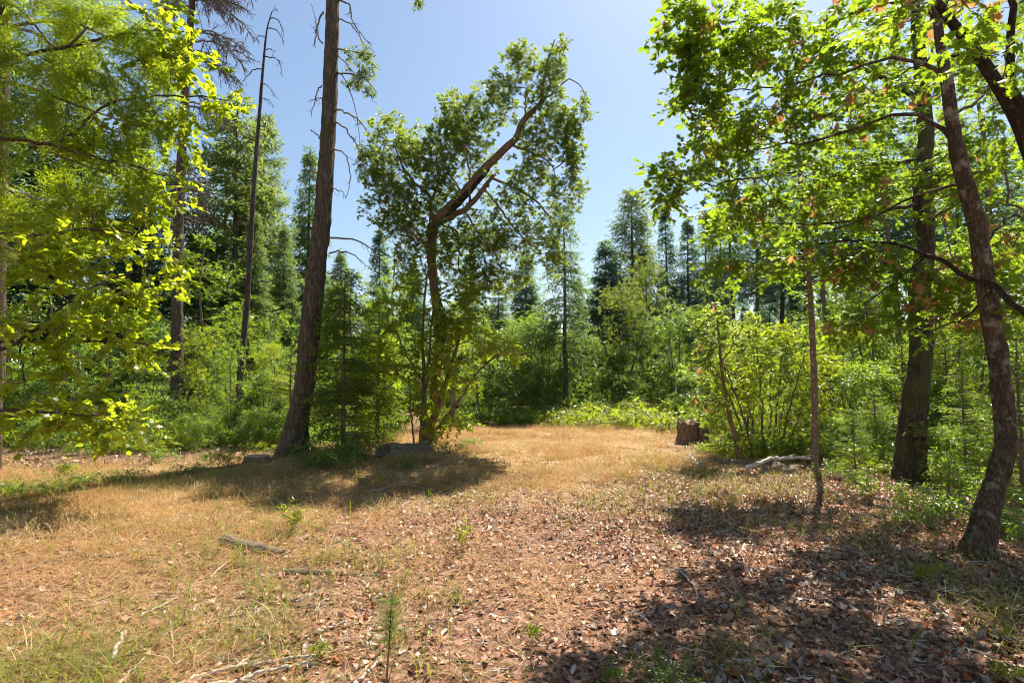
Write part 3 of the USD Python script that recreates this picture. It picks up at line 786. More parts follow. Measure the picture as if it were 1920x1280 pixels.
# far wood: one mass beyond the trees that can be told apart
_rng = np.random.default_rng(9)
_n = 260
_az = np.radians(_rng.uniform(-58, 58, _n))
_d = _rng.uniform(42, 95, _n)
_x, _y = _d * np.sin(_az), _d * np.cos(_az)
_s = _rng.uniform(.32, .58, _n) * np.where(np.degrees(_az) > 8, 1.15, 1) * _d / 70
_rz = Rotation.from_euler('z', _rng.uniform(0, 360, _n), degrees=True).as_matrix()
_far = klass('form_far_wood')
for _nm in ('trunk', 'foliage'):
    pass
UsdGeom.Xform.Define(stage, '/World/form_far_wood/far_tree').GetPrim().GetReferences().AddInternalReference('/World/form_far_fir')
scatter('/World/far_wood', ['/World/form_far_wood/far_tree'], np.zeros(_n, int), np.stack([_x, _y, terrain(_x, _y) - .1], -1), _rz, _s, 'stuff', 'distant dark conifer wood closing the view behind the clearing', 'wood')
_n = 420
_az = np.radians(_rng.uniform(-60, 60, _n))
_d = _rng.uniform(22, 40, _n)
_x, _y = _d * np.sin(_az), _d * np.cos(_az)
_s = _rng.uniform(.7, 1.5, _n)
_rz = Rotation.from_euler('z', _rng.uniform(0, 360, _n), degrees=True).as_matrix()
UsdGeom.Xform.Define(stage, '/World/form_far_wood/undergrowth').GetPrim().GetReferences().AddInternalReference('/World/form_dark_bush')
scatter('/World/undergrowth', ['/World/form_far_wood/undergrowth'], np.zeros(_n, int), np.stack([_x, _y, terrain(_x, _y) - .05], -1), _rz, _s, 'stuff', 'dim leafy undergrowth deep under the trees behind the clearing', 'undergrowth')

# ------------------------------------------------------------------ the individual trees
def grown_tree(name, label, cat, trunk_pts, Y, bark, limbs, blobs, key, seed, sides=20, rings=70, ridges=.12, rough=.12, flare=0.0, per=2, step=.22, scale=(.8, 1.2),
               singles=0, limb_bark=None, lift=.2, spread=.5, flat=.75, extra=None, r_tip=.0028, r_max=.03, inner_every=1, twigs='twig'):
    """A tree grown to the crown the photograph shows: trunk, limbs one by one, twigs, foliage."""
    rng = np.random.default_rng(seed)
    P0, _ = path_px(trunk_pts, Y)
    org = P0[0].copy()
    path = thing(name, label, cat, org)
    P, Rr = path_px(trunk_pts, Y)
    p, r = spline(P, rings, Rr)
    h = p[:, 2] - p[0, 2]
    r = r * (1 + flare * np.exp(-h / 0.2))
    p[0, 2] -= .12
    part(path, 'trunk', tube(p, r, sides, rough, seed, ridges=ridges), B[bark], smooth=50, origin=org)
    seeds = [p[::3]]
    for lb in limbs:
        q, lr = path_px(lb, Y)
        n = max(14, int(np.linalg.norm(np.diff(q, axis=0), axis=1).sum() / .12))
        q, lr = spline(q, n, lr)
        q[1:-1] += rng.normal(0, .012, (n - 2, 3))
        part(path, 'limb', tube(q, lr, 10 if lr.max() > .03 else 6, .1, seed + 1, ridges=.08 if lr.max() > .05 else 0), B[limb_bark or bark], smooth=50, origin=org)
        seeds.append(q[2::2])
    tw, PP, DD, tips, inner = colonize(seeds, blob_points(blobs, rng), rng, step=step, lift=lift, r_tip=r_tip, r_max=r_max)
    part(path, 'twigs', tw, B[twigs], kind='stuff', origin=org)
    nodes = np.r_[np.repeat(tips, per), inner[::inner_every]]
    pos, R = place_sprays(PP[nodes], DD[nodes], rng, 1, spread, flat)
    foliage(path, key, pos - org, R, rng.uniform(*scale, len(pos)), rng, singles, near=np.linalg.norm(pos - np.array([0, 0, CAM_H]), axis=1))
    if extra:
        sel = rng.choice(len(nodes), extra[1], replace=False)
        ep, eR = place_sprays(PP[nodes[sel]], DD[nodes[sel]], rng, 1, .8, .5)
        foliage(path, extra[0], ep - org, eR, rng.uniform(.8, 1.2, len(ep)), rng, extra[2], near=np.linalg.norm(ep - np.array([0, 0, CAM_H]), axis=1), name='dry_foliage', leaf_name='leaf', leaf_label=extra[3])
    return path, org


def foot(px, py):
    return ground(px, py)[1]


# big leaning fir trunk with dead twigs and one live bough
Yg = foot(548, 852)
BIG = [(548, 854, 46), (556, 800, 41), (574, 700, 37), (583, 600, 37), (594, 500, 34), (605, 400, 32), (612, 300, 29), (618, 200, 27.5), (624, 0, 25), (631, -250, 22), (640, -600, 16), (648, -900, 8)]
big_org = at(548, 854, Yg)
big = thing('fir_tree', 'big leaning fir trunk left of centre with dead twigs and rough plated bark', 'tree', big_org)
P, Rr = path_px(BIG, Yg)
p, r = spline(P, 260, Rr)
h = p[:, 2] - p[0, 2]
r = r * (1 + .45 * np.exp(-h / .3))
p[0, 2] -= .2
part(big, 'trunk', tube(p, r, 44, .10, 3, ridges=.13, freq=5), B['fir'], smooth=40, origin=big_org)


def dead_branch(rng, pts, Y, w0, twigs=10, tl=.35, droop=.3):
    """A bare branch: main stem through pixels, with fine side twigs, as one mesh."""
    q = np.array([at(a[0], a[1], a[2] if len(a) > 2 else Y) for a in pts])
    n = 16
    q = spline(q, n)
    q[1:] += rng.normal(0, .012, (n - 1, 3))
    r0 = w0 / 2 * Y / FPX
    out = [tube(q, np.linspace(r0, r0 * .3, n), 5, cap=True)]
    d = unit(np.gradient(q, axis=0))
    for _ in range(twigs):
        i = int(rng.integers(3, n - 1))
        u = unit(d[i] + rng.normal(0, .7, 3) - droop * UP)
        Lt = tl * rng.uniform(.4, 1.1) * (1.2 - i / n)
        w = np.linspace(0, 1, 5)[:, None]
        s = q[i] + w * Lt * u - droop * .5 * Lt * w ** 2 * UP + rng.normal(0, .01, (5, 3)) * w
        out.append(tube(s, np.linspace(r0 * .4, r0 * .18, 5), 3))
        if Lt > .25:
            for _ in range(3):
                j = int(rng.integers(1, 4))
                e = unit(u + rng.normal(0, .7, 3) - droop * UP)
                out.append(tube(np.stack([s[j], s[j] + e * Lt * .25, s[j] + e * Lt * .45 - .04 * UP]), np.array([.25, .18, .12]) * r0, 3))
    return merge(out)


rng = np.random.default_rng(31)
for pts, w, tn, tl in (([(628, 0), (655, 10), (662, 40), (690, 80), (702, 100)], 4, 6, .3), ([(632, 35), (655, 45), (685, 85), (697, 115)], 3, 4, .25),
                       ([(628, 205), (650, 212), (675, 228), (688, 248), (700, 266)], 4, 6, .3), ([(626, 225), (646, 240), (662, 262), (678, 300)], 4, 5, .3),
                       ([(626, 280), (646, 288), (655, 310), (656, 350), (648, 372)], 3, 5, .25), ([(606, 82), (598, 70), (594, 50), (585, 8)], 3, 4, .3),
                       ([(606, 22), (598, 40), (592, 70), (590, 90)], 4, 5, .3), ([(604, 160), (596, 170), (590, 190), (583, 218)], 3, 5, .2), ([(604, 185), (590, 187), (578, 190)], 2.5, 3, .15),
                       ([(602, 260), (590, 250), (580, 244)], 3, 5, .12), ([(618, 446), (645, 446), (680, 455), (705, 478), (720, 505)], 4, 6, .3), ([(617, 475), (640, 472), (665, 480), (690, 500)], 3.5, 8, .25),
                       ([(614, 512), (636, 512), (660, 530)], 3, 6, .25), ([(622, 130), (640, 140), (660, 180), (672, 240), (675, 290)], 2.5, 6, .2), ([(628, 100), (650, 120), (680, 160), (705, 195)], 2.5, 5, .2),
                       ([(612, 350), (632, 355), (650, 370)], 2.5, 4, .2), ([(606, 330), (596, 322), (584, 330)], 2.5, 4, .15)):
    part(big, 'dead_branch', dead_branch(rng, pts, Yg, w, tn, tl), B['dead'], origin=big_org)
part(big, 'dead_branch', dead_branch(rng, [(634, -60), (690, -70), (745, -45), (786, 4)], Yg, 4, 3, .2), B['dead'], origin=big_org)
lim = np.array([at(a, b, Yg) for a, b in ((625, 90), (650, 95), (680, 100), (705, 105))])
lim2 = np.array([at(a, b, Yg) for a, b in ((625, 140), (650, 138), (685, 150), (706, 175))])
for q in (lim, lim2):
    part(big, 'live_bough', tube(spline(q, 14), np.linspace(.02, .006, 14), 6), B['twig'], origin=big_org)
tw, PP, DD, tips, inner = colonize([spline(lim, 14), spline(lim2, 14)], blob_points([(670, 105, Yg, 38, 16, .35, 26), (690, 140, Yg, 22, 22, .3, 20), (660, 150, Yg, 25, 18, .3, 18), (690, 170, Yg, 18, 12, .2, 8)], rng), rng, step=.12, lift=-.2)
part(big, 'twigs', tw, B['twig'], kind='stuff', origin=big_org)


def needle_tufts(P, D, rng, per, size, wide, spread=.6):
    P, D = np.repeat(P, per, 0), np.repeat(D, per, 0)
    x = D + rng.normal(0, spread, D.shape)
    s = size * rng.uniform(.7, 1.3, len(P))
    return stamp(NARROW, frames(x, UP + rng.normal(0, .5, D.shape)), P + rng.normal(0, size * .3, P.shape), np.stack([s, s * wide, s], -1))


nn = np.r_[tips, inner]
PP = np.vstack([PP, [at(786 + rng.normal(0, 5), 4 + rng.normal(0, 5), Yg) for _ in range(14)]])
DD = np.vstack([DD, unit(rng.normal(size=(14, 3)) - .5 * UP)])
nn = np.r_[nn, np.arange(len(PP) - 14, len(PP))]
part(big, 'foliage', needle_tufts(PP[nn], DD[nn], rng, 9, .10, .9), L['pine'], kind='stuff', origin=big_org)

# tall trunk with dead crown at the left
Yc = 15.5
rng = np.random.default_rng(32)
c_org = at(333, 812, Yc)
dead = thing('fir_tree', 'tall grey trunk with drooping dead bare branches near the top left', 'tree', c_org)
P, Rr = path_px([(331, 812, 27), (332, 730, 21), (332, 600, 20), (333, 500, 18.5), (335, 400, 17.5), (340, 300, 16), (346, 200, 15), (353, 100, 13), (360, 0, 11), (366, -150, 8), (372, -320, 4)], Yc)
p, r = spline(P, 160, Rr)
part(dead, 'trunk', tube(p, r, 24, .1, 5, ridges=.12), B['fir'], smooth=40, origin=c_org)
for k in range(48):
    t = rng.uniform(0, 1)
    y0 = -120 + 300 * t if k < 36 else rng.uniform(180, 430)
    sg = 1 if rng.uniform() < .62 else -1
    ln = rng.uniform(55, 125) * (1 if k < 36 else .65) * (1 if sg > 0 else .75)
    x0 = np.interp(y0, [-160, 0, 100, 200, 300, 430], [366, 360, 353, 346, 340, 335])
    dy = rng.uniform(.1, 1.0)
    dd = rng.uniform(-1.3, 1.3)
    pts = [(x0, y0, Yc), (x0 + sg * ln * .35, y0 - 4 + ln * .1 * dy, Yc + dd * .35), (x0 + sg * ln * .7, y0 + ln * .35 * dy, Yc + dd * .7), (x0 + sg * ln, y0 + ln * .75 * dy, Yc + dd)]
    part(dead, 'dead_branch', dead_branch(rng, pts, Yc, 4.2, 34 if k < 36 else 14, .8, .35), B['dead'], origin=c_org)

# dead snag
Ys = 14.5
rng = np.random.default_rng(33)
s_org = at(440, 818, Ys)
snag = thing('dead_tree', 'thin dark dead snag leaning right with a bare drooping top', 'tree', s_org)
P, Rr = path_px([(438, 818, 17), (446, 760, 15), (455, 650, 13.5), (464, 560, 12.5), (470, 450, 11), (478, 320, 9.5), (486, 220, 8), (493, 130, 6), (500, 60, 4), (510, 22, 2)], Ys)
p, r = spline(P, 110, Rr)
part(snag, 'trunk', tube(p, r * .82, 14, .14, 6, ridges=.1), B['snag'], smooth=40, origin=s_org)
for pts, w, tn in (([(505, 35), (517, 36), (527, 50), (531, 72)], 2.5, 4), ([(502, 52), (516, 56), (528, 70), (534, 86)], 2.5, 4), ([(499, 70), (486, 68), (476, 82)], 2, 3), ([(497, 106), (512, 108), (524, 118), (528, 145)], 2.5, 5),
                   ([(494, 132), (481, 130), (464, 142), (450, 165)], 2.5, 4), ([(491, 155), (506, 165), (516, 180), (522, 186)], 2, 4), ([(496, 92), (508, 92), (512, 108)], 2, 2), ([(488, 185), (502, 187), (512, 200)], 2, 3),
                   ([(485, 235), (500, 240), (512, 262)], 2, 4), ([(482, 265), (470, 262), (458, 275)], 2, 4), ([(508, 25), (518, 18), (522, 28)], 1.5, 3), ([(472, 480), (440, 480), (410, 500)], 3, 6), ([(470, 520), (440, 515), (425, 540)], 3, 6), ([(474, 525), (500, 528), (530, 530)], 3, 5)):
    part(snag, 'dead_branch', dead_branch(rng, pts, Ys, w, tn, .3, .5), B['snag'], origin=s_org)

# madrone in the middle, with its scarred limbs
Ym = foot(808, 833)
madrone, m_org = grown_tree(
    'madrone_tree', 'broad madrone in the middle with forked scarred orange brown limbs against the sky', 'tree',
    [(805, 838, 27), (811, 780, 20), (817, 720, 18), (822, 640, 18), (818, 570, 17), (812, 520, 17), (809, 470, 18), (812, 425, 20), (826, 408, 22), (845, 388, 19), (870, 362, 17), (900, 325, 16), (925, 300, 15), (950, 276, 14), (968, 258, 12.5), (978, 232, 11.5), (995, 212, 9.5), (1013, 193, 7.5), (1020, 150, 5.5), (1030, 105, 4), (1040, 75, 2)], Ym, 'madrone',
    [[(818, 420, 14), (850, 405, 12), (880, 385, 11), (905, 355, 9.5), (926, 328, 7)], [(810, 440, 10), (808, 400, 8.5), (808, 372, 7.5), (795, 358, 6), (772, 338, 4.5), (750, 300, 3), (738, 265, 2)], [(808, 374, 6), (820, 350, 5), (822, 320, 3.5), (815, 280, 2)],
     [(955, 272, 5), (985, 282, 4.5), (1015, 295, 3.5), (1040, 312, 2.5)], [(925, 335, 5.5), (960, 350, 5), (1000, 375, 4), (1030, 405, 3)], [(905, 350, 4.5), (940, 395, 4), (975, 440, 3), (1010, 470, 2)], [(1008, 198, 4.5), (1035, 175, 3.5), (1068, 148, 2.5), (1100, 180, 1.5)],
     [(985, 222, 4), (985, 195, 3), (992, 165, 2)], [(880, 380, 5, Ym), (880, 330, 4, Ym - .7), (870, 270, 3, Ym - .9)], [(868, 366, 4, Ym), (830, 300, 3, Ym + .7), (800, 250, 2, Ym + .9)], [(870, 395, 4), (900, 440, 3, Ym - .5), (930, 480, 2.2, Ym - .8)], [(815, 470, 5), (790, 450, 4, Ym - .5), (760, 425, 2.5, Ym - .7)],
     [(826, 420, 4), (860, 440, 3), (860, 500, 2)]],
    [(692, 305, Ym, 22, 40, .5, 18), (712, 385, Ym, 36, 36, .6, 22), (735, 425, Ym, 40, 30, .6, 20), (822, 262, Ym, 36, 40, .8, 26), (828, 335, Ym, 36, 40, .8, 24), (800, 410, Ym, 40, 36, .8, 22), (860, 440, Ym, 45, 36, .8, 22), (880, 215, Ym, 36, 36, .7, 22), (738, 262, Ym, 52, 45, .8, 57), (715, 320, Ym, 36, 40, .7, 44), (790, 300, Ym, 50, 50, 1, 57), (765, 372, Ym, 45, 40, .8, 47), (850, 225, Ym, 34, 42, .9, 51), (885, 285, Ym, 62, 55, 1.1, 74), (930, 195, Ym, 50, 45, .9, 57),
     (980, 112, Ym, 34, 26, .5, 34), (1040, 112, Ym, 32, 36, .5, 30), (1015, 180, Ym, 50, 42, .8, 51), (1062, 225, Ym, 32, 38, .6, 34), (1068, 290, Ym, 25, 45, .6, 34), (1000, 305, Ym, 58, 48, 1, 57), (1045, 370, Ym, 45, 50, .9, 29), (960, 385, Ym, 58, 50, 1, 51),
     (895, 440, Ym, 58, 45, 1, 51), (995, 460, Ym, 55, 42, .9, 31), (835, 470, Ym, 50, 50, 1, 51), (940, 520, Ym, 60, 30, .9, 40), (775, 440, Ym, 45, 38, .8, 37), (1042, 480, Ym - .3, 22, 32, .4, 16), (1098, 190, Ym, 14, 28, .3, 8), (1078, 345, Ym, 20, 45, .7, 7), (1080, 250, Ym, 26, 40, .7, 12), (1010, 250, Ym, 50, 40, .8, 37), (1020, 420, Ym, 50, 40, .8, 24), (940, 455, Ym, 55, 40, .8, 40), (885, 505, Ym, 45, 35, .7, 30), (830, 380, Ym, 45, 40, .9, 34), (760, 500, Ym, 40, 40, .7, 27)],
    'madrone', 41, sides=26, rings=170, ridges=.05, rough=.16, flare=.5, per=6, step=.2, scale=(.7, 1.2), lift=.3, spread=.9, flat=.9, r_tip=.0026, inner_every=1)
rng = np.random.default_rng(42)
for pts in ([(826, 412, 17), (850, 386, 16), (872, 364, 14), (895, 338, 12), (915, 318, 9)], [(822, 662, 19), (825, 625, 23), (823, 590, 20), (819, 555, 16)]):
    q, lr = path_px(pts, Ym)
    q, lr = spline(q, 30, lr)
    sh = np.array([.035, -.035, -.01])
    part(madrone, 'bark_scar', tube(q + sh, lr * (.35 + .6 * np.sin(np.pi * np.linspace(0, 1, 30)) ** .5), 14, .25, 8, freq=9, ridges=.1), B['scar'], smooth=40, origin=m_org, label='dark charred scar along the limb')

# leaning companion stem and thin stemmed dogwood in front of the madrone
grown_tree('dogwood_tree', 'thin stemmed bright leafy dogwood clump at the foot of the madrone', 'tree',
           [(789, 836, 9), (792, 780, 7.5), (795, 700, 6.5), (792, 640, 5.5), (796, 560, 4.5), (804, 500, 3)], 11.6, 'twig',
           [[(796, 838, 8), (797, 780, 7), (800, 720, 5), (808, 620, 4), (815, 560, 3)], [(802, 838, 7), (830, 790, 6), (860, 750, 4.5), (895, 700, 3.5), (940, 660, 2)], [(777, 836, 4), (772, 780, 3), (765, 720, 2)], [(795, 690, 3), (830, 660, 3), (880, 640, 2)], [(795, 720, 3), (760, 660, 3), (735, 600, 2)]],
           [(735, 590, 11.4, 55, 35, .8, 24), (790, 540, 11.6, 48, 55, .8, 28), (850, 600, 11.6, 60, 38, .8, 26), (755, 680, 11.4, 58, 38, .8, 26), (850, 700, 11.3, 55, 38, .8, 26), (920, 650, 11.4, 50, 22, .6, 18), (955, 660, 11.3, 30, 14, .4, 10), (800, 760, 11.3, 50, 24, .6, 14), (850, 782, 11.4, 35, 18, .5, 10), (715, 640, 11.6, 36, 40, .6, 14), (825, 620, 11.5, 30, 60, .5, 22), (815, 700, 11.5, 30, 50, .5, 18), (800, 640, 11.4, 50, 60, .6, 20), (870, 540, 11.6, 45, 40, .6, 18), (820, 800, 11.6, 30, 26, .4, 10)],
           'dogwood', 43, sides=8, rings=30, ridges=0, per=2, step=.2, limb_bark='twig', scale=(.75, 1.1))
grown_tree('leaning_sapling', 'smooth pale brown stem leaning right against the madrone base', 'tree', [(797, 836, 15), (815, 780, 13), (829, 740, 11), (845, 690, 8), (862, 630, 5)], 11.9, 'madrone', [], [(870, 620, 11.9, 40, 30, .5, 16), (880, 560, 11.9, 40, 40, .5, 16)], 'dogwood', 44, sides=14, rings=40, ridges=.05)

# cedar left of the madrone
rng = np.random.default_rng(45)
for _px, _top, _Y, _w, _lb in ((650, 508, 10.9, 1.0, 'drooping green cedar with rusty brown patches beside the big leaning trunk'), (712, 560, 12.6, .8, 'smaller cedar between the brown patched cedar and the madrone')):
    g0 = at(_px, _top, _Y)
    zf = float(terrain(g0[0], _Y))
    w, n = conifer(rng, H=g0[2] - zf, base=.03, rmax=1.05 * _w, whorls=26, per=6, rise=.15, droop=.35, gap=.06, tuft=.085, twig=.34, wide=.8, power=.55, trunk_r=.045)
    cpath = thing('cedar_tree', _lb, 'tree', (g0[0], _Y, zf))
    part(cpath, 'trunk', w, B['twig'], smooth=60)
    part(cpath, 'foliage', n, L['cedar'], kind='stuff')

# right hand oaks
Yu, Yt, Ysap = 4.85, foot(1715, 903), foot(1527, 884)
SHADE = .95
grown_tree('oak_tree', 'leaning oak at the right with pale mottled bark', 'tree',
           [(1832, 1040, 47), (1850, 960, 38), (1868, 900, 34), (1884, 840, 34), (1884, 790, 34), (1868, 650, 33), (1852, 560, 31), (1833, 430, 29), (1812, 350, 27), (1794, 280, 25), (1776, 160, 20), (1760, 60, 16), (1748, -60, 12), (1740, -200, 7)], Yu, 'oak',
           [[(1797, 290, 9, 4.85), (1700, 212, 7, 5.1), (1650, 222, 6, 5.3), (1560, 258, 5, 5.6), (1468, 272, 3.5, 5.9), (1400, 284, 2.5, 6.1), (1345, 286, 1.5, 6.3)], [(1772, 150, 8, 4.85), (1666, 108, 6, 5.1), (1565, 140, 4.5, 5.5), (1440, 165, 3, 6), (1313, 168, 1.5, 6.5)],
            [(1812, 350, 7, 4.85), (1740, 360, 5, 5.4), (1650, 400, 4, 5.9), (1560, 430, 2.5, 6.3)], [(1840, 470, 6, 4.85), (1880, 420, 5, 5.2), (1930, 390, 3, 5.6)], [(1785, 220, 7, 4.85), (1850, 170, 5, 5.2), (1900, 120, 3, 5.6)], [(1756, 40, 6, 4.85), (1680, 0, 4, 5.2), (1600, -20, 2.5, 5.6)]],
           [(1850, 300, 5.8, 80, 90, .8, 20), (1895, 440, 5.8, 60, 70, .7, 16), (1600, 60, 5.8, 90, 60, .8, 10), (1700, 110, 5.6, 80, 70, .8, 12), (1860, 90, 5.6, 70, 80, .8, 18), (1700, 340, 6.2, 90, 60, .8, 12), (1560, 250, 6, 80, 50, .6, 9), (1440, 240, 6.3, 70, 50, .6, 9), (1350, 250, 6.5, 40, 40, .5, 6), (1600, 430, 6.4, 90, 40, .7, 9), (1500, 130, 6.2, 80, 40, .7, 8), (1400, 160, 6.5, 60, 40, .5, 7)],
           'oak', 51, sides=30, rings=190, ridges=.10, rough=.16, flare=.3, per=2, step=.25, scale=(.75, 1.15), singles=170, lift=.1, extra=('dry_oak', 62, 70, 'dry tan brown lobed leaf'))
grown_tree('oak_tree', 'thick dark mossy oak trunk standing at the right', 'tree',
           [(1712, 910, 54), (1707, 870, 48), (1711, 800, 45), (1717, 740, 42), (1728, 645, 38), (1725, 560, 35), (1734, 450, 33), (1729, 330, 31), (1736, 250, 26), (1728, 150, 24), (1718, 40, 18), (1705, -80, 12), (1695, -220, 6)], Yt, 'mossy',
           [[(1731, 300, 12, Yt), (1650, 310, 8, Yt), (1576, 304, 6, Yt - .3), (1490, 322, 4, Yt - .6), (1400, 336, 3, Yt - 1.9), (1300, 350, 2, Yt - 2.8)], [(1731, 200, 11, Yt), (1620, 130, 8, Yt - .4), (1500, 80, 6, Yt - .9), (1400, 50, 4, Yt - 2.4), (1300, 30, 2, Yt - 3)], [(1728, 150, 9, Yt), (1600, 200, 7, Yt - .4), (1480, 230, 5, Yt - .8), (1370, 215, 3, Yt - 2.2), (1270, 200, 1.5, Yt - 2.9)],
            [(1732, 380, 8, Yt), (1640, 400, 6, Yt - .2), (1540, 420, 4, Yt - .4), (1420, 420, 2, Yt - .4)], [(1715, 20, 9, Yt), (1600, -20, 6, Yt - .5), (1480, -10, 4, Yt - 1), (1380, -20, 2, Yt - 1.5)], [(1730, 420, 7, Yt), (1800, 380, 5, Yt + .4), (1870, 340, 3, Yt + .8)]],
           [(1288, 55, 5.0, 42, 62, .35, 26), (1300, 190, 5.1, 48, 50, .35, 24), (1268, 330, 5.0, 44, 40, .35, 18), (1375, 90, 5.3, 70, 80, .5, 34), (1370, 270, 5.5, 70, 60, .5, 30), (1460, 40, 5.6, 80, 60, .6, 32), (1480, 200, 6.0, 80, 50, .6, 20), (1570, 80, 6.2, 80, 70, .6, 32), (1470, 350, 6.4, 90, 50, .6, 32),
            (1600, 330, 7, 90, 60, .7, 32), (1380, 400, 6.2, 70, 35, .5, 24), (1640, 200, 7.2, 80, 80, .8, 34), (1800, 350, 8.6, 70, 70, .8, 34), (1290, 120, 5.0, 40, 40, .35, 16), (1240, 372, 5.0, 20, 14, .2, 6), (1560, 220, 8.6, 90, 70, .8, 34), (1680, 80, 8.6, 90, 80, .8, 40), (1800, 180, 8.8, 90, 90, .8, 40), (1880, 60, 8.6, 60, 80, .8, 30), (1680, 330, 8.8, 90, 70, .8, 34), (1820, 480, 8.8, 90, 60, .8, 30)],
           'oak', 52, sides=34, rings=170, ridges=.12, rough=.14, flare=.5, per=2, step=.28, scale=(.55, .95), lift=.15, extra=('dry_oak', 80, 0, None))
grown_tree('oak_tree', 'dark oak limb reaching in over the top right corner', 'tree',
           [(2120, 1110, 60), (2070, 900, 50), (2020, 640, 42), (1975, 420, 34), (1918, 249, 25), (1880, 175, 23), (1851, 128, 21), (1820, 85, 19), (1791, 50, 17), (1755, 0, 14), (1715, -70, 9)], 4.0, 'dark_oak',
           [[(1990, 480, 24, 4), (1945, 330, 20, 3.9), (1912, 200, 17, 3.8), (1900, 60, 13, 3.7), (1890, -60, 9, 3.6)], [(2020, 640, 13, 4.0), (1918, 590, 11, 4.4), (1860, 540, 10, 4.7), (1810, 515, 9, 5.0), (1740, 478, 7.5, 5.4), (1665, 455, 6, 5.8), (1580, 452, 4.5, 6.2), (1510, 463, 3, 6.6)], [(1830, 95, 6, 4), (1760, 110, 4, 4.1), (1690, 140, 2.5, 4.3)],
            [(1740, 478, 4, 5.4), (1690, 520, 3, 5.6), (1620, 570, 2, 5.9)], [(1860, 540, 4, 4.7), (1800, 600, 3, 5.2), (1740, 620, 2, 5.6)]],
           [(1800, 0, 3.6, 90, 50, .4, 8), (1890, 100, 3.5, 50, 80, .4, 7), (1690, -10, 3.9, 70, 40, .4, 8), (1600, 500, 6, 90, 40, .5, 26), (1740, 520, 5.7, 80, 50, .5, 22), (1520, 470, 6.5, 50, 28, .4, 14), (1820, 590, 5.4, 70, 40, .5, 14), (1890, 520, 4.9, 40, 50, .4, 8), (1660, 600, 6, 70, 35, .5, 14), (1560, 600, 6.2, 40, 25, .4, 8)],
           'oak', 53, sides=22, rings=120, ridges=.1, per=1, step=.22, scale=(.75, 1.1), singles=130, lift=.0, extra=('dry_oak', 70, 120, 'dry tan brown lobed leaf'))
grown_tree('oak_sapling', 'thin straight reddish sapling trunk right of the bushes', 'tree',
           [(1527, 886, 14), (1528, 800, 12), (1526, 700, 10.8), (1522, 600, 10), (1513, 480, 9.5), (1504, 380, 9), (1498, 300, 8), (1490, 220, 5), (1485, 150, 3)], Ysap, 'sapling',
           [[(1507, 410, 5), (1450, 390, 4, Ysap - .3), (1390, 400, 2.5, Ysap - .5), (1335, 420, 1.5, Ysap - .6)], [(1512, 480, 4), (1460, 490, 3, Ysap - .4), (1400, 510, 2, Ysap - .5)], [(1502, 360, 4), (1560, 350, 3, Ysap - .3), (1620, 370, 2, Ysap - .4)], [(1517, 540, 3), (1560, 520, 2.5), (1600, 540, 1.5)], [(1498, 300, 4), (1430, 270, 3), (1370, 280, 2)]],
           [(1400, 400, 8.5, 75, 32, .6, 24), (1340, 420, 8.4, 36, 24, .4, 12), (1420, 505, 8.5, 70, 26, .6, 20), (1560, 370, 8.5, 60, 40, .6, 18), (1480, 430, 8.4, 60, 40, .5, 16), (1580, 520, 8.7, 50, 28, .5, 10), (1400, 290, 8.8, 60, 40, .5, 16), (1350, 500, 8.4, 40, 24, .4, 10), (1370, 350, 8.5, 50, 30, .4, 12)],
           'oak', 54, sides=14, rings=80, ridges=.06, per=2, step=.2, scale=(.75, 1.1), lift=.1, extra=('dry_oak', 26, 0, None))

# willow like bush and the madrone sapling beside the right stump
rng = np.random.default_rng(55)
Yw = 10.6
stems = [[(1440 + dx, 862, 5, Yw + dy), (1440 + dx * 1.6, 800, 4, Yw + dy), (1440 + dx * 2.6, 720, 3, Yw + dy * 1.5), (1440 + dx * 3.4, 650 + abs(dx) * .8, 2, Yw + dy * 2)] for dx, dy in ((-32, 0), (-18, .2), (-6, -.1), (8, .2), (20, -.2), (32, .1), (-26, -.3), (14, .4), (2, .5))]
grown_tree('willow_bush', 'tall many stemmed sunlit bush between right stump and thin sapling trunk', 'bush', stems[0], Yw, 'twig', stems[1:],
           [(1360, 760, Yw, 42, 70, .7, 57), (1420, 680, Yw, 55, 55, .7, 68), (1490, 690, Yw, 50, 60, .7, 61), (1430, 770, Yw, 70, 70, .8, 74), (1510, 770, Yw, 42, 70, .7, 51), (1380, 830, Yw, 55, 30, .6, 37), (1470, 835, Yw, 60, 30, .6, 37), (1460, 630, Yw, 50, 26, .5, 30), (1540, 680, Yw, 30, 40, .5, 23), (1340, 700, Yw, 22, 40, .4, 17)],
           'hazel_bright', 56, sides=7, rings=24, ridges=0, per=2, step=.18, scale=(.8, 1.15), twigs='twig')
grown_tree('madrone_sapling', 'madrone sapling with reddish stem and a few orange leaves above the right stump', 'tree',
           [(1386, 872, 9), (1378, 820, 8), (1366, 770, 7), (1357, 720, 6), (1350, 660, 5), (1346, 610, 4), (1340, 570, 2.5)], 10.1, 'madrone',
           [[(1352, 680, 3), (1372, 650, 2.5), (1392, 610, 2)], [(1356, 715, 3), (1325, 690, 2), (1312, 680, 1.5)], [(1366, 765, 3), (1330, 750, 2), (1305, 760, 1.5)]],
           [(1342, 590, 10.1, 26, 26, .25, 9), (1390, 605, 10.1, 30, 20, .25, 8), (1325, 640, 10, 26, 18, .25, 7), (1315, 690, 10, 26, 20, .25, 8), (1320, 750, 10, 30, 20, .25, 8), (1370, 640, 10.1, 30, 20, .25, 7)],
           'madrone', 57, sides=10, rings=40, ridges=.04, per=2, step=.12, scale=(1.2, 1.7), extra=('dry_oak', 6, 0, None))

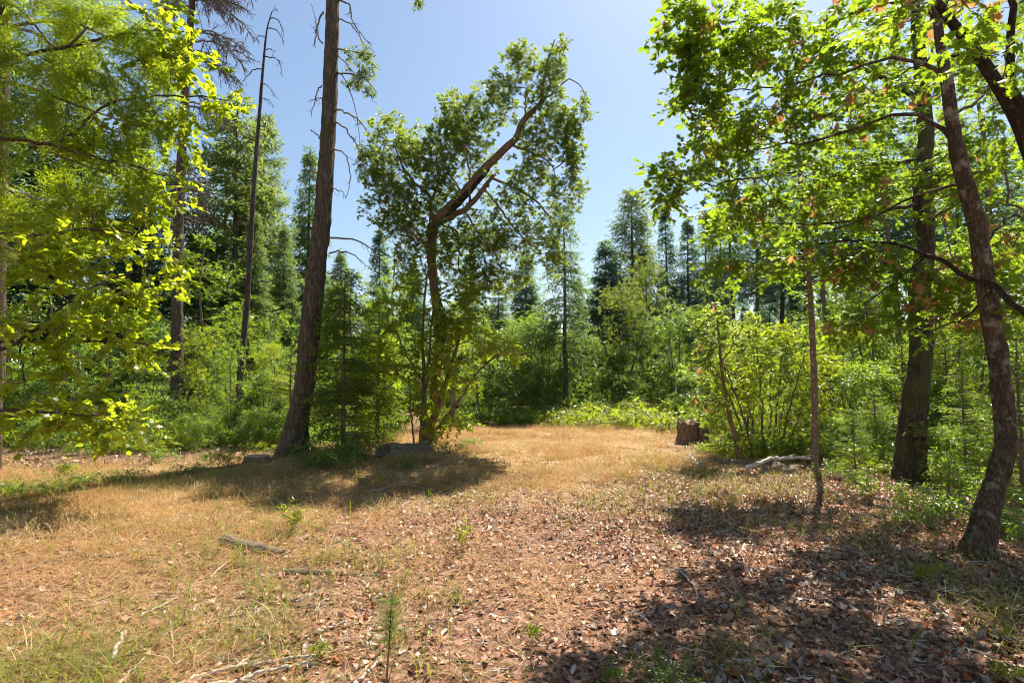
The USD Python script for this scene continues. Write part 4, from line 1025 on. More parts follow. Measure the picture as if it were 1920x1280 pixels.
# left maple and the fir whose boughs hang over it
grown_tree('maple_tree', 'bright yellow green maple spreading in from the left edge', 'tree',
           [(-210, 960, 44, 6.6), (-190, 800, 38, 6.6), (-150, 600, 32, 6.7), (-120, 400, 26, 6.8), (-80, 220, 20, 7), (-20, 60, 14, 7.3), (40, -60, 9, 7.6)], 6.6, 'oak',
           [[(-160, 680, 12, 6.7), (0, 655, 8, 6.6), (70, 615, 6, 6.6), (170, 540, 4, 6.8), (290, 500, 2, 7.2)], [(-190, 800, 10, 6.6), (0, 770, 6, 6.4), (120, 775, 4, 6.4), (270, 790, 2, 6.6)], [(-150, 640, 10, 6.7), (40, 640, 6, 6.8), (180, 640, 4, 7), (310, 650, 2, 7.2)], [(-120, 440, 10, 6.8), (60, 440, 7, 7), (180, 430, 4, 7.2), (300, 450, 2, 7.6)],
            [(-80, 250, 9, 7), (80, 270, 6, 7.3), (220, 190, 4.5, 7.8), (330, 180, 3.5, 8.2), (430, 188, 1.6, 8.5)], [(-40, 120, 8, 7.2), (120, 90, 6, 7.6), (260, 60, 4, 8), (350, 60, 2, 8.4)], [(80, 270, 5, 7.3), (200, 300, 4, 7.6), (310, 330, 2, 8)], [(40, 640, 3, 6.8), (45, 700, 2.5, 6.6), (50, 740, 1.5, 6.5)]],
           [(60, 500, 6.6, 80, 55, 0.91, 16), (150, 470, 6.9, 80, 55, 0.91, 18), (240, 540, 7, 80, 45, 0.91, 18), (295, 480, 7.3, 40, 45, 0.78, 11), (80, 610, 6.6, 80, 45, 0.78, 15), (190, 620, 7, 80, 45, 0.78, 15), (280, 645, 7.1, 40, 25, 0.65, 7), (30, 690, 6.5, 40, 40, 0.65, 5), (110, 690, 6.7, 50, 35, 0.65, 7), (55, 780, 6.4, 70, 30, 0.65, 11), (160, 775, 6.4, 70, 30, 0.65, 13), (245, 785, 6.5, 45, 22, 0.65, 9), (120, 745, 6.5, 90, 18, 0.52, 5),
            (300, 90, 8, 55, 55, 0.78, 15), (365, 125, 8.3, 40, 40, 0.65, 11), (405, 188, 8.4, 42, 18, 0.52, 7), (320, 235, 8.1, 50, 40, 0.78, 13), (345, 315, 8, 26, 30, 0.52, 5), (250, 320, 7.9, 50, 45, 0.78, 11), (290, 385, 7.8, 40, 35, 0.65, 9), (200, 410, 7.5, 60, 35, 0.78, 11), (330, 20, 8.2, 50, 30, 0.65, 5), (100, 400, 7.2, 60, 40, 0.78, 7), (180, 220, 7.8, 60, 60, 0.78, 5)],
           'maple', 61, sides=20, rings=60, per=2, step=.25, scale=(.75, 1.15), singles=290, lift=.05, inner_every=1)

FROND = {}
rng = np.random.default_rng(62)
base = klass('spray_fir_frond')
for k in range(4):
    items, Rs, Ps = [], [], []
    ax = np.linspace(0, .5, 12)
    items.append(tube(np.stack([ax, .01 * rng.normal(size=12), -.35 * ax ** 2], -1), np.linspace(.003, .0012, 12), 3))
    for j in range(13):
        s = .05 + .45 * j / 13
        sg = 1 if j % 2 else -1
        a = rng.normal(.8, .15) * sg
        Lt = (.17 * (1 - s / .62) + .03) * rng.uniform(.7, 1.15)
        d = unit(np.array([math.cos(a), math.sin(a), rng.normal(-.25, .2)]))
        o = np.array([s, 0, -.35 * s ** 2])
        m = int(Lt / .0085)
        u = np.linspace(0.02, 1, m) * Lt
        pp = o + u[:, None] * d + (-.5 * u ** 2)[:, None] * UP
        Ps.append(pp)
        side = unit(np.cross(d, UP))
        ph = rng.uniform(0, 2 * np.pi, m)
        nd = 1.1 * d + np.cos(ph)[:, None] * side + .7 * np.sin(ph)[:, None] * UP
        Rs.append(frames(nd, UP + rng.normal(0, .5, (m, 3))))
    Rs, Ps = np.vstack(Rs), np.vstack(Ps)
    needle = (np.array([[0, -.5, 0], [0, .5, 0], [1, 0, 0]]), np.array([[0, 1, 2]]))
    ln = rng.uniform(.028, .05, len(Ps))
    items.append(stamp(needle, Rs, Ps, np.stack([ln, rng.uniform(.008, .013, len(Ps)), ln], -1)))
    usdkit.mesh(stage, f'{base}/fir_frond_{k:03d}', merge(items), L['fir'])
fir_trunk = [(-25, 885, 40, 9.2), (-14, 700, 34, 9.2), (-5, 400, 28, 9.2), (4, 150, 23, 9.2), (10, -50, 18, 9.2), (18, -300, 12, 9.2), (24, -520, 6, 9.2)]
P, Rr = path_px(fir_trunk, 9.2)
f_org = P[0].copy()
fir = thing('fir_tree', 'fir at the far left edge with long drooping yellow green boughs', 'tree', f_org)
p, r = spline(P, 90, Rr)
part(fir, 'trunk', tube(p, r, 22, .12, 4, ridges=.12), B['fir'], smooth=40, origin=f_org)
seeds = [p[::2]]
for lb in ([(0, 60, 7, 9.2), (90, 40, 6, 8.6), (180, 60, 4, 8.2), (270, 120, 2, 8)], [(2, 50, 7, 9.2), (60, 60, 6, 8.4), (130, 85, 5, 7.6), (165, 50, 3, 7.2)], [(-2, 150, 7, 9.2), (70, 170, 6, 8.4), (150, 200, 4, 7.6), (240, 230, 2, 7.2)], [(-4, 260, 7, 9.2), (60, 270, 6, 8.4), (130, 300, 4, 7.8), (220, 330, 2, 7.4)],
           [(-6, 350, 7, 9.2), (60, 370, 6, 8.6), (130, 400, 4, 8), (200, 430, 2, 7.8)], [(8, -40, 7, 9.2), (100, -40, 6, 8.6), (200, -20, 4, 8.2), (290, 40, 2, 8)], [(-8, 460, 7, 9.2), (60, 480, 5, 8.8), (150, 520, 3, 8.4)], [(6, 0, 7, 9.2), (40, 20, 5, 8.2), (90, 80, 3, 7.4)]):
    q, lr = path_px(lb, 9)
    q, lr = spline(q, 24, lr)
    part(fir, 'limb', tube(q, lr, 7, .1, 3), B['twig'], smooth=50, origin=f_org)
    seeds.append(q[2:])
tw, PP, DD, tips, inner = colonize(seeds, blob_points([(70, 30, 7.8, 90, 50, 1, 26), (200, 40, 8, 80, 50, .9, 26), (280, 110, 8.2, 36, 50, .6, 14), (60, 140, 7.6, 80, 60, .9, 24), (180, 150, 7.8, 80, 60, .9, 26), (260, 210, 7.8, 40, 40, .6, 12), (60, 250, 7.6, 80, 60, .9, 22), (170, 270, 7.8, 80, 50, .9, 24), (240, 330, 7.8, 40, 40, .6, 10), (60, 360, 8, 70, 50, .9, 18), (160, 380, 8, 80, 40, .8, 16), (80, 470, 8.4, 80, 40, .8, 12), (150, -30, 8, 150, 40, .9, 16)], rng), rng, step=.2, lift=-.1)
part(fir, 'twigs', tw, B['twig'], kind='stuff', origin=f_org)
nodes = np.r_[np.repeat(tips, 3), inner[::2], inner[1::4]]
pos, R = place_sprays(PP[nodes], DD[nodes] - .35 * UP, rng, 1, .5, 1.0)
scatter(fir + '/foliage', [f'{base}/fir_frond_{k:03d}' for k in range(4)], rng.integers(0, 4, len(pos)), pos - f_org, R, rng.uniform(.8, 1.3, len(pos)))

# ------------------------------------------------------------------ stumps, logs, sticks
def log_mesh(a, b, r0, r1, seed, rough=.22, sides=26, sag=0.0, hollow=0.0, ridges=.12):
    """A weathered log from a to b with broken ends; hollow opens the first end."""
    rng = np.random.default_rng(seed)
    n = 40
    t = np.linspace(0, 1, n)[:, None]
    p = np.asarray(a) * (1 - t) + np.asarray(b) * t
    p[:, 2] -= sag * 4 * (t * (1 - t))[:, 0]
    p += (fbm(np.c_[t * 3, t * 0 + seed, t * 0], 2, seed)[:, None] - .5) * r0 * .6
    r = r0 * (1 - t[:, 0]) + r1 * t[:, 0]
    v, f = tube(p, r, sides, rough, seed, freq=7, ridges=ridges)
    d = unit(np.asarray(b) - np.asarray(a))
    jag = rng.uniform(-1, 1, sides) * r0 * .55
    v[:sides] += jag[:, None] * d
    v[(n - 1) * sides:n * sides] += (rng.uniform(-1, 1, sides) * r1 * .7)[:, None] * d
    if hollow:
        v[-2] += d * hollow
    return v, f


def log_thing(name, label, cat, px0, px1, w0, w1, seed, mat='log', lift=.22, **kw):
    """Lies on the ground between two pixels; w in pixels."""
    a, b = ground(*px0), ground(*px1)
    ra, rb = w0 / 2 * a[1] / FPX, w1 / 2 * b[1] / FPX
    a[2] += ra * lift
    b[2] += rb * lift
    org = (a + b) / 2
    path = thing(name, label, cat, org)
    part(path, 'wood', log_mesh(a, b, ra, rb, seed, **kw), B[mat], smooth=45, origin=org)
    return path, org, a, b


def stump(name, label, px, py, w, hpx, seed, jag=.35, mat='stump'):
    o = ground(px, py)
    r, h = w / 2 * o[1] / FPX, hpx * o[1] / FPX
    rng = np.random.default_rng(seed)
    path = thing(name, label, 'stump', o)
    S, n = 36, 16
    z = np.linspace(-.1, h, n)
    pts = np.c_[0 * z, 0 * z, z]
    v, f = tube(pts, r * (1 + .25 * np.exp(-np.clip(z, 0, 9) / (.2 * h + .02))), S, .16, seed, freq=6, ridges=.14, cap=False)
    a = np.arange(S) * 2 * np.pi / S
    up = h * jag * (fbm(np.c_[np.cos(a) * 1.6, np.sin(a) * 1.6, 0 * a], 3, seed) - .5) * 2
    top = v[(n - 1) * S:]
    top[:, 2] += up
    v[(n - 1) * S:] = top
    part(path, 'bark', (v, f), B[mat], smooth=45)
    inner = top * [.985, .985, 1] - [0, 0, .004]
    mid = inner * [.5, .5, 1] + np.c_[0 * a, 0 * a, -.25 * h * jag * rng.uniform(0, 1, S)]
    cv = np.vstack([inner, mid, [[0, 0, h * .85]]])
    k = np.arange(S)
    k2 = (k + 1) % S
    cf = np.vstack([np.stack([k, k2, S + k2], 1), np.stack([k, S + k2, S + k], 1), np.stack([S + k, S + k2, np.full(S, 2 * S)], 1)])
    part(path, 'cut_face', (cv, cf), B['cut'], smooth=30)
    return path


stump('tree_stump', 'tall weathered stump at the right edge of the golden grass', 1291, 829, 38, 38, 71, .3)
stump('tree_stump', 'shorter broken stump touching the right side of the tall stump', 1319, 830, 22, 29, 72, .5)
stump('tree_stump', 'low cut stump left of the big leaning trunk', 482, 866, 42, 11, 73, .12, 'log')
log_thing('fallen_log', 'short rotten hollow log in front of the madrone foot', 'log', (716, 862), (792, 852), 42, 30, 74, hollow=.2, rough=.3)
log_thing('fallen_log', 'dark decayed log under the pale branch at the right', 'log', (1425, 886), (1495, 888), 34, 26, 75, hollow=.12, rough=.3)
log_thing('fallen_log', 'short mossy grey log lying in grass left of the leaf path', 'log', (418, 1006), (528, 1026), 24, 17, 76, rough=.26)
log_thing('fallen_log', 'thin dark rotting log pressed into leaves near the centre left', 'log', (536, 1056), (716, 1062), 15, 9, 77, rough=.24, lift=.1)
log_thing('fallen_log', 'dark stick pile log at the left edge', 'log', (-30, 1000), (120, 1008), 13, 9, 78, rough=.24)
log_thing('fallen_log', 'thin dark log among shrubs left of the right stump foot', 'log', (1340, 868), (1425, 872), 16, 10, 79, rough=.24)


def stick(name, label, pts, w, seed, mat='pale', forks=(), cat='stick'):
    """A fallen branch along pixels on the ground. pts: (px, py[, height])."""
    rng = np.random.default_rng(seed)
    q = []
    for a in pts:
        g = ground(a[0], a[1])
        if len(a) > 2 and a[2]:
            g[2] += a[2]
        q.append(g)
    r0 = w / 2 * np.mean([a[1] for a in q]) / FPX
    q = spline(np.array(q), 24)
    q[:, 2] += r0 * 1.5
    q[1:-1] += rng.normal(0, r0 * .35, (22, 3))
    org = q[12].copy()
    path = thing(name, label, cat, org)
    items = [tube(q, np.linspace(r0, r0 * .55, 24) * rng.uniform(.88, 1.12, 24), 9, .12, seed, freq=20)]
    for i, dx, dy, Lf in forks:
        d = unit(np.array([dx, dy, .12]))
        w_ = np.linspace(0, 1, 8)[:, None]
        s = q[i] + w_ * Lf * d + rng.normal(0, .006, (8, 3)) * w_
        items.append(tube(s, np.linspace(r0 * .5, r0 * .2, 8), 6, .1, seed))
    part(path, 'wood', merge(items), B[mat], smooth=50, origin=org)


for row in [
    ('long curved grey branch lying across the bottom left', [(255, 1290), (330, 1262), (392, 1240), (480, 1222), (595, 1210)], 9.5, 'pale', [(12, .3, .9, .2)]),
    ('second crooked grey branch below the long curved branch', [(375, 1262), (425, 1258), (480, 1240), (545, 1226), (590, 1222)], 8.5, 'pale', [(8, .8, -.3, .15)]),
    ('short pale stick standing out near the bottom left', [(212, 1218), (222, 1190), (236, 1164)], 9, 'pale', []),
    ('pale stick running to the bottom edge at left', [(210, 1270), (240, 1240), (272, 1210)], 6.5, 'pale', []),
    ('pale short stick left of the pine seedling', [(594, 1168), (625, 1156), (652, 1146)], 6, 'pale', []),
    ('thin pale stick in grass at mid left', [(262, 1132), (298, 1116), (334, 1098)], 4.5, 'pale', []),
    ('thin upright pale twig at lower left', [(320, 1140), (323, 1170), (326, 1206)], 3.5, 'pale', []),
    ('long grey stick slanting at the left below the dark pile', [(52, 1064), (110, 1040), (172, 1022)], 5, 'dead', [(12, .6, -.3, .25)]),
    ('thin stick behind the long grey stick', [(130, 1027), (200, 1036), (290, 1040)], 4, 'dead', []),
    ('grey stick at the left bottom edge', [(-10, 1204), (30, 1186), (62, 1170)], 6, 'pale', []),
    ('curved pale twig on the leaves right of centre', [(1276, 1058), (1296, 1078), (1307, 1108)], 4.5, 'pale', []),
    ('thin grey twig in the shade of the right leaves', [(1405, 1056), (1450, 1072), (1500, 1086)], 4.5, 'dead', []),
    ('pale stick beside the short mossy log', [(395, 1064), (412, 1050), (432, 1036)], 4, 'pale', []),
    ('fallen twig beside the pine seedling', [(660, 1270), (690, 1245), (715, 1215)], 7, 'pale', []),
    ('long thin twig slanting over leaves at bottom right', [(1560, 1195), (1650, 1225), (1760, 1240)], 4, 'dead', []),
    ('dark twig near the mottled oak foot', [(1655, 1080), (1690, 1060), (1730, 1046)], 4, 'dead', []),
    ('white bleached branch at the right edge of the grass below the stump', [(1292, 858), (1300, 868), (1312, 880)], 7, 'pale', [(6, .4, .8, .3), (14, -.5, .4, .3)]),
    ('second white bleached branch beside the first below the stump', [(1310, 878), (1330, 868), (1350, 866)], 5, 'pale', [(10, .2, .7, .3)]),
    ('long pale bare branch resting on the decayed log at the right', [(1400, 890, .05), (1450, 886, .16), (1500, 880, .14), (1535, 878, .1)], 8, 'pale', [(10, .7, .3, .4), (16, .6, -.2, .3)]),
]:
    stick('fallen_stick', row[0], row[1], row[2], 200 + int(row[1][0][0]) % 97, row[3], row[4])

# ------------------------------------------------------------------ seedlings and small plants standing by themselves
rng = np.random.default_rng(81)
o = ground(724, 1279)
o[2] -= .01
pth = thing('pine_seedling', 'small pine seedling with a reddish stem and long needles at the bottom', 'seedling', o)
st = spline(np.array([[0, 0, 0], [.004, 0, .12], [.012, .01, .28], [.018, .01, .45]]), 20)
part(pth, 'stem', tube(st, np.linspace(.006, .0025, 20), 8), B['madrone'], smooth=60)
items = []
for zf in np.r_[np.linspace(.6, .95, 16), np.ones(6)]:
    i = min(19, int(zf * 19))
    m = 16
    az = rng.uniform(0, 2 * np.pi, m)
    d = np.stack([np.cos(az), np.sin(az), rng.uniform(-.1, 1.1, m)], -1)
    items.append(stamp((np.array([[0, -.5, 0], [0, .5, 0], [.6, .3, -.03], [.6, -.3, -.03], [1, 0, -.1]]), np.array([[0, 3, 1], [1, 3, 2], [2, 3, 4]])), frames(d, UP + rng.normal(0, .3, (m, 3))), np.repeat(st[i:i + 1], m, 0),
                       np.stack([rng.uniform(.09, .15, m), np.full(m, .0028), np.full(m, .1)], -1)))
part(pth, 'needles', merge(items), L['young_fir'], kind='stuff')

for _px, _py, _top, _wf, _f, _lb in (
        (545, 988, 935, 1.0, 'leafy_seedling', 'bright green leafy seedling behind the short mossy log'), (125, 893, 858, 1.8, 'leafy_seedling', 'leafy shrublet standing in the grass at far left'),
        (1225, 1262, 1212, 1.7, 'weedy_bush', 'small lit leafy plant at the bottom right of centre'), (1893, 1275, 1225, 1.5, 'leafy_seedling', 'broad leafed green plant in the bottom right corner'),
        (1795, 985, 890, 1.2, 'weedy_bush', 'bright green leafy shrub left of the mottled oak foot'), (1735, 965, 900, 1.0, 'weedy_bush', 'green leafy shrub between the mossy trunk and the mottled oak'), (1700, 985, 940, 1.2, 'weedy_bush', 'low leafy shrub in front of the mossy trunk'),
        (1890, 1010, 930, 1.0, 'weedy_bush', 'shaded leafy shrub right of the mottled oak foot'), (1875, 955, 870, 1.0, 'weedy_bush', 'leafy shrub behind the mottled oak foot'),
        (1640, 930, 870, 1.0, 'weedy_bush', 'leafy shrub left of the mossy trunk foot'), (1575, 900, 850, 1.1, 'weedy_bush', 'leafy weed right of the thin sapling trunk'), (1810, 930, 850, 1.1, 'weedy_bush', 'leafy shrub behind the bright green shrub at right'),
        (1460, 860, 800, 1.2, 'weedy_bush', 'leafy weed growing behind the pale bare branch'), (1350, 850, 815, 1.4, 'weedy_bush', 'leafy weed right of the broken stump'),
        (30, 935, 885, 1.3, 'weedy_bush', 'dark leafy clump in shade at the left edge'), (95, 925, 895, 1.6, 'weedy_bush', 'dark leafy clump beside the left edge clump'), (620, 878, 800, 1.2, 'weedy_bush', 'green weeds at the foot of the patched cedar'),
        (670, 872, 815, 1.3, 'weedy_bush', 'green weeds left of the rotten hollow log'), (590, 880, 840, 1.3, 'weedy_bush', 'low weeds right of the big trunk foot'), (410, 875, 825, 1.2, 'weedy_bush', 'leafy weeds left of the low cut stump'), (300, 862, 830, 1.3, 'weedy_bush', 'leafy weeds at the shaded grass edge far left'),
        (840, 850, 815, 1.4, 'weedy_bush', 'yellow green weeds right of the madrone foot'), (880, 838, 812, 1.4, 'weedy_bush', 'weeds at the grass edge right of the madrone'), (760, 878, 845, 1.4, 'weedy_bush', 'weeds in front of the rotten hollow log'),
        (170, 915, 872, 1.5, 'weedy_bush', 'green weeds in the left shade band, second clump from the edge'), (235, 905, 868, 1.5, 'weedy_bush', 'green weeds in the middle of the left shade band'), (345, 892, 862, 1.6, 'weedy_bush', 'green weeds at the right part of the left shade band'),
        (1000, 1195, 1155, .9, 'leafy_seedling', 'small yellow green weed in the middle of the leaf path'), (870, 1020, 970, .6, 'leafy_seedling', 'thin weed stalk on the leaf path'), (1740, 1095, 1040, 1.0, 'leafy_seedling', 'small green weed among shaded leaves at right'), (600, 1215, 1190, 1.4, 'leafy_seedling', 'tiny yellow green weed at the end of the grey branch')):
    g0 = ground(_px, _py)
    s = max(.15, (at(_px, _top, g0[1])[2] - g0[2]) / HEIGHT[_f])
    thing('leafy_weed', _lb, 'plant', (g0[0], g0[1], g0[2] - .005), float(rng.uniform(0, 360)), None, None, (s * _wf, s * _wf, s), '/World/form_' + _f)

# ------------------------------------------------------------------ grass
def blade(rng, h, w, lean, seg=3):
    t = np.linspace(0, 1, seg + 1)
    az = rng.uniform(0, 2 * np.pi)
    d = np.array([math.cos(az), math.sin(az), 0])
    sd = np.array([-d[1], d[0], 0])
    c = (lean * h * t ** 2)[:, None] * d + (h * t * (1 - .35 * lean * t))[:, None] * UP
    ww = w * (1 - t) ** .7 + .0002
    v = np.stack([c - sd * ww[:, None] / 2, c + sd * ww[:, None] / 2], 1).reshape(-1, 3)
    f = np.array([[2 * i, 2 * i + 1, 2 * i + 3] for i in range(seg)] + [[2 * i, 2 * i + 3, 2 * i + 2] for i in range(seg)])
    return v, f, c[-1]


def clump(seed, n, h, w, lean, rad, heads=0):
    rng = np.random.default_rng(seed)
    items = []
    for i in range(n):
        v, f, tip = blade(rng, h * rng.uniform(.45, 1.15), w * rng.uniform(.7, 1.2), rng.uniform(*lean))
        off = np.r_[rng.normal(0, rad, 2), 0]
        items.append((v + off, f))
        if i < heads:
            items.append(stamp(RHOMB, frames(np.array([[0, .3, 1.0]]) + rng.normal(0, .4, (3, 3)), rng.normal(size=(3, 3))), np.repeat((tip + off)[None], 3, 0) - [[0, 0, .01], [0, 0, .02], [0, 0, .03]], np.full(3, .02)))
    return merge(items)


gk = klass('form_grass')
for k in range(4):
    usdkit.mesh(stage, f'{gk}/dry_clump_{k:03d}', clump(300 + k, 13, .15, .0062, (.25, 1.3), .07, 6), L['dry_grass'])
    usdkit.mesh(stage, f'{gk}/pale_clump_{k:03d}', clump(360 + k, 11, .17, .006, (.3, 1.7), .07, 7), L['pale_grass'])
    usdkit.mesh(stage, f'{gk}/brown_clump_{k:03d}', clump(380 + k, 12, .11, .006, (.6, 2.0), .08, 3), L['brown_grass'])
    usdkit.mesh(stage, f'{gk}/green_clump_{k:03d}', clump(320 + k, 6, .33, .0068, (.6, 2.2), .06), L['green_grass'])
    _g = np.random.default_rng(400 + k)
    _p = np.cumsum(np.c_[np.full(6, .035), _g.normal(0, .007, 6), np.abs(_g.normal(0, .003, 6))], 0) - [.1, 0, 0]
    usdkit.mesh(stage, f'{gk}/small_twig_{k:03d}', merge([tube(_p, np.linspace(.004, .002, 6), 5), tube(np.stack([_p[2], _p[2] + [.03, .03 * (-1) ** k, .008], _p[2] + [.055, .05 * (-1) ** k, .01]]), np.array([.0025, .002, .0012]), 4)]), B['twig' if k % 2 else 'pale'])
    usdkit.mesh(stage, f'{gk}/flat_straw_{k:03d}', clump(340 + k, 12, .16, .0032, (1.8, 2.6), .09), L['dry_grass'])


def yaw(a):
    return Rotation.from_euler('z', a).as_matrix()


def in_view(rng, n, y0, y1, bias=1.0, x_out=1.02):
    """Random ground points between two distances, inside the view (a little beyond it), even per area when bias is 1."""
    u = rng.uniform(0, 1, n)
    y = np.sqrt(y0 ** 2 + u ** bias * (y1 ** 2 - y0 ** 2))
    x = rng.uniform(-1, 1, n) * (y * x_out + .5)
    return x, y


rng = np.random.default_rng(91)
x, y = in_view(rng, 60000, 2.2, 20)
w = straw_amount(x, y)
pt = fbm(np.stack([x, y, 0 * x], -1) * 1.1, 3, 61)
keep = rng.uniform(0, 1, len(x)) < np.clip(w * np.clip((pt - .25) * 2.2, .12, 1) + .02 * (x < 0), 0, 1)
x, y, w = x[keep], y[keep], w[keep]
n = len(x)
tone = fbm(np.stack([x, y, 0 * x], -1) * .8, 3, 63) + rng.normal(0, .07, n)
scatter('/World/dry_grass', [f'{gk}/{c}_clump_{k:03d}' for c in ('dry', 'pale', 'brown') for k in range(4)], rng.integers(0, 4, n) + np.where(tone > .55, 4, np.where(tone < .43, 8, 0)), np.stack([x, y, terrain(x, y) - .005], -1), yaw(rng.uniform(0, 6.28, n)), rng.uniform(.5, 1.1, n) * (.6 + .9 * fbm(np.stack([x, y, 0 * x], -1) * 1.7, 2, 67)), 'stuff', 'golden dry grass covering the middle of the clearing', 'dry grass')
pts = []
for px, py, rx, ry, m in ((60, 1240, 110, 50, 34), (180, 1230, 110, 40, 26), (420, 1150, 160, 60, 34), (300, 1080, 200, 50, 30), (490, 1190, 70, 40, 16), (620, 1060, 120, 40, 22), (340, 1040, 120, 30, 18), (470, 960, 90, 30, 22), (560, 1010, 90, 30, 16), (700, 1050, 60, 25, 12), (850, 1110, 25, 12, 4), (1100, 940, 25, 14, 8),
                          (1160, 930, 40, 14, 5), (80, 980, 120, 30, 26), (250, 910, 250, 26, 60), (480, 900, 120, 22, 30), (50, 930, 80, 40, 30), (1250, 870, 110, 18, 40), (1330, 900, 90, 22, 40), (1420, 915, 80, 20, 26), (1500, 960, 120, 40, 26), (1330, 960, 80, 25, 10), (860, 880, 60, 16, 16), (840, 850, 50, 12, 18), (730, 900, 60, 14, 14), (1000, 870, 200, 20, 20),
                          (1830, 1170, 120, 60, 26), (1780, 1060, 120, 40, 20), (1600, 1000, 100, 30, 20), (1390, 1200, 40, 30, 6), (1380, 1130, 20, 20, 3), (980, 1260, 300, 20, 5), (730, 1200, 90, 50, 6), (600, 930, 120, 20, 16), (750, 940, 120, 20, 10), (1180, 1000, 150, 40, 8)):
    for _ in range(int(m * 1.35)):
        g0 = ground(px + rng.normal(0, rx * .75), max(800, py + rng.normal(0, ry * .75)))
        pts.append(g0)
for _ in range(170):
    pts.append(ground(rng.uniform(560, 1280), rng.uniform(815, 960)))
for _ in range(90):
    pts.append(ground(rng.uniform(0, 560), rng.uniform(850, 1000)))
for _ in range(190):
    u = rng.uniform(0, 1)
    pts.append(ground(600 * u, 925 - 45 * u + rng.normal(0, 14)))
for _ in range(120):
    pts.append(ground(rng.uniform(1150, 1560), rng.uniform(850, 960)))
pts = np.array(pts)
n = len(pts)
scatter('/World/green_grass', [f'{gk}/green_clump_{k:03d}' for k in range(4)], rng.integers(0, 4, n), pts - [0, 0, .005], yaw(rng.uniform(0, 6.28, n)), rng.uniform(.5, 1.1, n), 'stuff', 'scattered green sedge tufts among the leaves and dry grass', 'sedge')
x, y = in_view(rng, 11000, 1.8, 9)
keep = rng.uniform(0, 1, len(x)) < np.clip(-.22 * (x + .35 * y) + .35 + 1.6 * (fbm(np.stack([x, y, 0 * x], -1) * 1.3, 3, 71) - .5), .05, .75)
x, y = x[keep], y[keep]
n = len(x)
scatter('/World/fallen_straw', [f'{gk}/flat_straw_{k:03d}' for k in range(4)], rng.integers(0, 4, n), np.stack([x, y, terrain(x, y) + .004], -1), yaw(rng.uniform(0, 6.28, n)), rng.uniform(.6, 1.3, n), 'stuff', 'flattened dry straw and stalks lying over the leaf litter', 'straw')

# ------------------------------------------------------------------ fallen leaves: the largest ones singly, the rest as litter
lk = klass('form_dead_leaf')
rng = np.random.default_rng(95)
DEAD = []
for mat, n_forms in (('litter_tan', 6), ('litter_red', 3), ('litter_grey', 4)):
    for k in range(n_forms):
        L0, W0 = 1.0, rng.uniform(.36, .55)
        u = np.linspace(0, 1, 7)
        half = W0 / 2 * np.sin(np.pi * np.clip(u, .02, .98)) ** .75 * (1 + .12 * rng.normal(size=7))
        half[0] = half[-1] = .012
        curl, cup = rng.uniform(-.6, 1.3), rng.uniform(-.5, 1.0)
        zc = curl * (u - .5) ** 2 + .04 * rng.normal(size=7)
        v = np.vstack([np.c_[u - .5, 0 * u, zc], np.c_[u - .5, half, zc + cup * half + .03 * rng.normal(size=7)], np.c_[u - .5, -half, zc + cup * half * rng.uniform(.3, 1.2) + .03 * rng.normal(size=7)]])
        i = np.arange(6)
        f = np.vstack([np.c_[i, i + 1, 7 + i + 1], np.c_[i, 7 + i + 1, 7 + i], np.c_[i, 14 + i + 1, i + 1], np.c_[i, 14 + i, 14 + i + 1]])
        v[:, 2] -= v[:, 2].min() * .7
        name = f'{lk}/{mat}_leaf_{k:03d}'
        usdkit.mesh(stage, name, (v, f), L[mat], smooth=True)
        DEAD.append((mat, name))
N_T, N_R, N_G = 6, 3, 4


def pick_leaf(rng, n, red=.1, grey=.28):
    u = rng.uniform(0, 1, n)
    return np.where(u < red, N_T + rng.integers(0, N_R, n), np.where(u < red + grey, N_T + N_R + rng.integers(0, N_G, n), rng.integers(0, N_T, n)))


def tumbled(rng, n, tilt=.5):
    return Rotation.from_euler('zyx', np.stack([rng.uniform(0, 6.28, n), rng.normal(0, tilt, n), rng.normal(0, tilt, n)], -1)).as_matrix()


def litter_density(x, y):
    p = np.stack([x, y, 0 * x], -1)
    patch = .55 + .9 * (fbm(p * .9, 3, 51) - .3)
    right = np.clip(.55 + .16 * x, .22, 1.1)
    worn = 1 - .55 * np.exp(-((x + .15 - .05 * y) / .55) ** 2)
    return np.clip(patch * right * worn, .05, 1) * np.clip(1.15 - straw_amount(x, y) * 1.1, 0, 1)


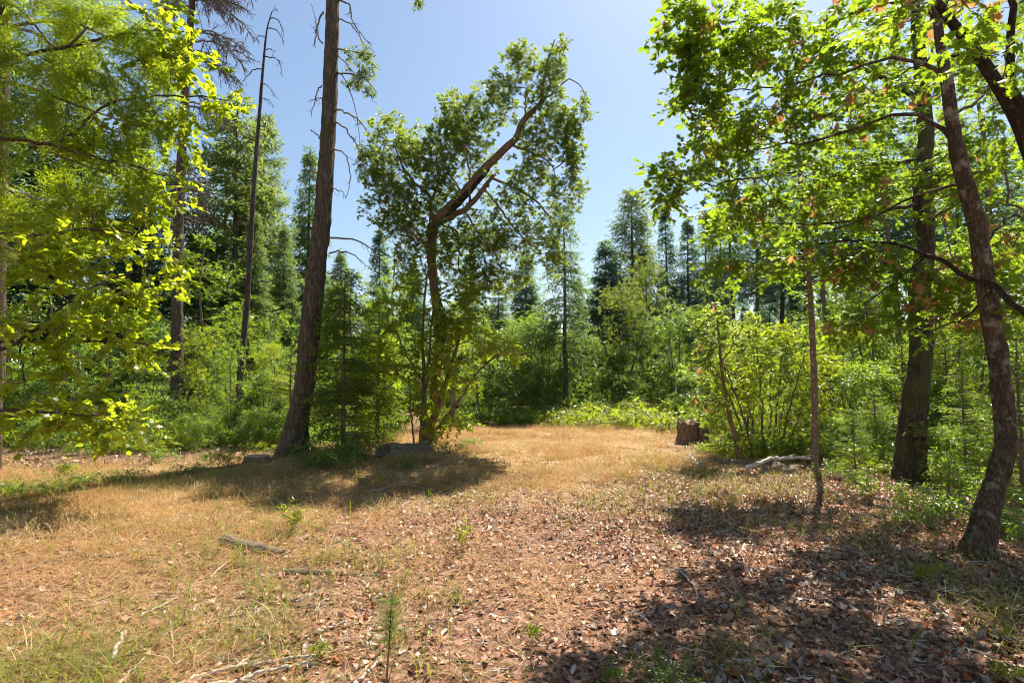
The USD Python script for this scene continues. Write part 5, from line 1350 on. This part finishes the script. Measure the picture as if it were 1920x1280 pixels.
x, y = in_view(rng, 82000, 1.7, 10.5)
keep = rng.uniform(0, 1, len(x)) < litter_density(x, y)
x, y = x[keep], y[keep]
n = len(x)
which = pick_leaf(rng, n)
scale = .03 + .075 * rng.beta(1.6, 2.6, n)
rot = tumbled(rng, n)
pos = np.stack([x, y, terrain(x, y) + rng.uniform(.001, .018, n)], -1)
apparent = scale / np.hypot(x, y)
seen = (np.abs(x) < y * .94) & (y > 2.75)
own = np.flatnonzero(seen)[np.argsort(-apparent[seen])[:290]]
rest = np.setdiff1d(np.arange(n), own)
scatter('/World/leaf_litter', [d[1] for d in DEAD], which[rest], pos[rest], rot[rest], scale[rest], 'stuff', 'carpet of dry fallen leaves covering the near ground and path', 'leaf litter')
for i in own:
    kind = DEAD[which[i]][0]
    nm, lb, gp = {'litter_tan': ('fallen_leaf', 'curled tan brown fallen leaf lying on the near ground', 'tan fallen leaves nearest the camera'), 'litter_red': ('red_fallen_leaf', 'curled rust red fallen leaf lying on the near ground', 'red fallen leaves nearest the camera'),
                  'litter_grey': ('grey_fallen_leaf', 'bleached grey fallen leaf lying on the near ground', 'bleached fallen leaves nearest the camera')}[kind]
    m = UsdGeom.Mesh.Define(stage, '/World/' + numbered(nm))
    m.GetPrim().GetReferences().AddInternalReference(DEAD[which[i]][1])
    M = np.eye(4)
    M[:3, :3] = rot[i].T * scale[i]
    M[3, :3] = pos[i]
    m.AddTransformOp().Set(Gf.Matrix4d(*M.ravel()))
    tag(m.GetPrim(), lb, 'leaf', gp)
x, y = in_view(rng, 70000, 1.7, 12)
keep = rng.uniform(0, 1, len(x)) < np.clip(1.1 - straw_amount(x, y), 0, 1) * np.clip(9 / y ** 1.1, .25, 1)
x, y = x[keep], y[keep]
n = len(x)
scatter('/World/leaf_crumbs', [d[1] for d in DEAD], pick_leaf(rng, n, .2, .15), np.stack([x, y, terrain(x, y) + .003], -1), tumbled(rng, n, .35), rng.uniform(.012, .036, n), 'stuff', 'small broken leaf crumbs and chips on the bare soil', 'leaf crumbs')
x, y = in_view(rng, 1500, 1.8, 9)
n = len(x)
scatter('/World/twig_litter', [f'{gk}/small_twig_{k:03d}' for k in range(4)], rng.integers(0, 4, n), np.stack([x, y, terrain(x, y) + .008], -1), tumbled(rng, n, .12), rng.uniform(.3, 1.5, n), 'stuff', 'small broken twigs strewn among the fallen leaves', 'twigs')
x, y = in_view(rng, 9000, 5.5, 17)
keep = rng.uniform(0, 1, len(x)) < (1 - clearing(x, y)) * .8
x, y = x[keep], y[keep]
n = len(x)
scatter('/World/forest_litter', [d[1] for d in DEAD], pick_leaf(rng, n, .12, .3), np.stack([x, y, terrain(x, y) + .008], -1), tumbled(rng, n), rng.uniform(.06, .12, n), 'stuff', 'fallen leaves on the shaded ground under the trees', 'leaf litter')

# ------------------------------------------------------------------ low leafy cover under the trees at both sides
rng = np.random.default_rng(99)
x = np.r_[rng.uniform(-14, -3.4, 260), rng.uniform(3.6, 12, 240), rng.uniform(-3, 6, 60)]
y = np.r_[rng.uniform(11.2, 16, 260), rng.uniform(7.2, 15, 240), rng.uniform(17, 20, 60)]
keep = (clearing(x, y) < .35) & (np.abs(x) < y * 1.05) & ~((x > 0) & (x < 5.9) & (y < 9.8)) & (rng.uniform(0, 1, len(x)) < .8)
x, y = x[keep], y[keep]
n = len(x)
for nm, src in (('sprig', 'weedy_bush'), ('shrublet', 'round_bush'), ('fern_like_bush', 'low_thicket')):
    UsdGeom.Xform.Define(stage, f'/World/form_far_wood/{nm}').GetPrim().GetReferences().AddInternalReference('/World/form_' + src)
wh = rng.choice(3, n, p=[.6, .2, .2])
scatter('/World/ground_cover', [f'/World/form_far_wood/{nm}' for nm in ('sprig', 'shrublet', 'fern_like_bush')], wh, np.stack([x, y, terrain(x, y) - .02], -1), yaw(rng.uniform(0, 6.28, n)), np.where(wh == 0, rng.uniform(.5, 1.1, n), np.where(wh == 1, rng.uniform(.2, .4, n), rng.uniform(.3, .6, n))), 'stuff', 'low leafy ground cover under the trees along both sides', 'ground cover')
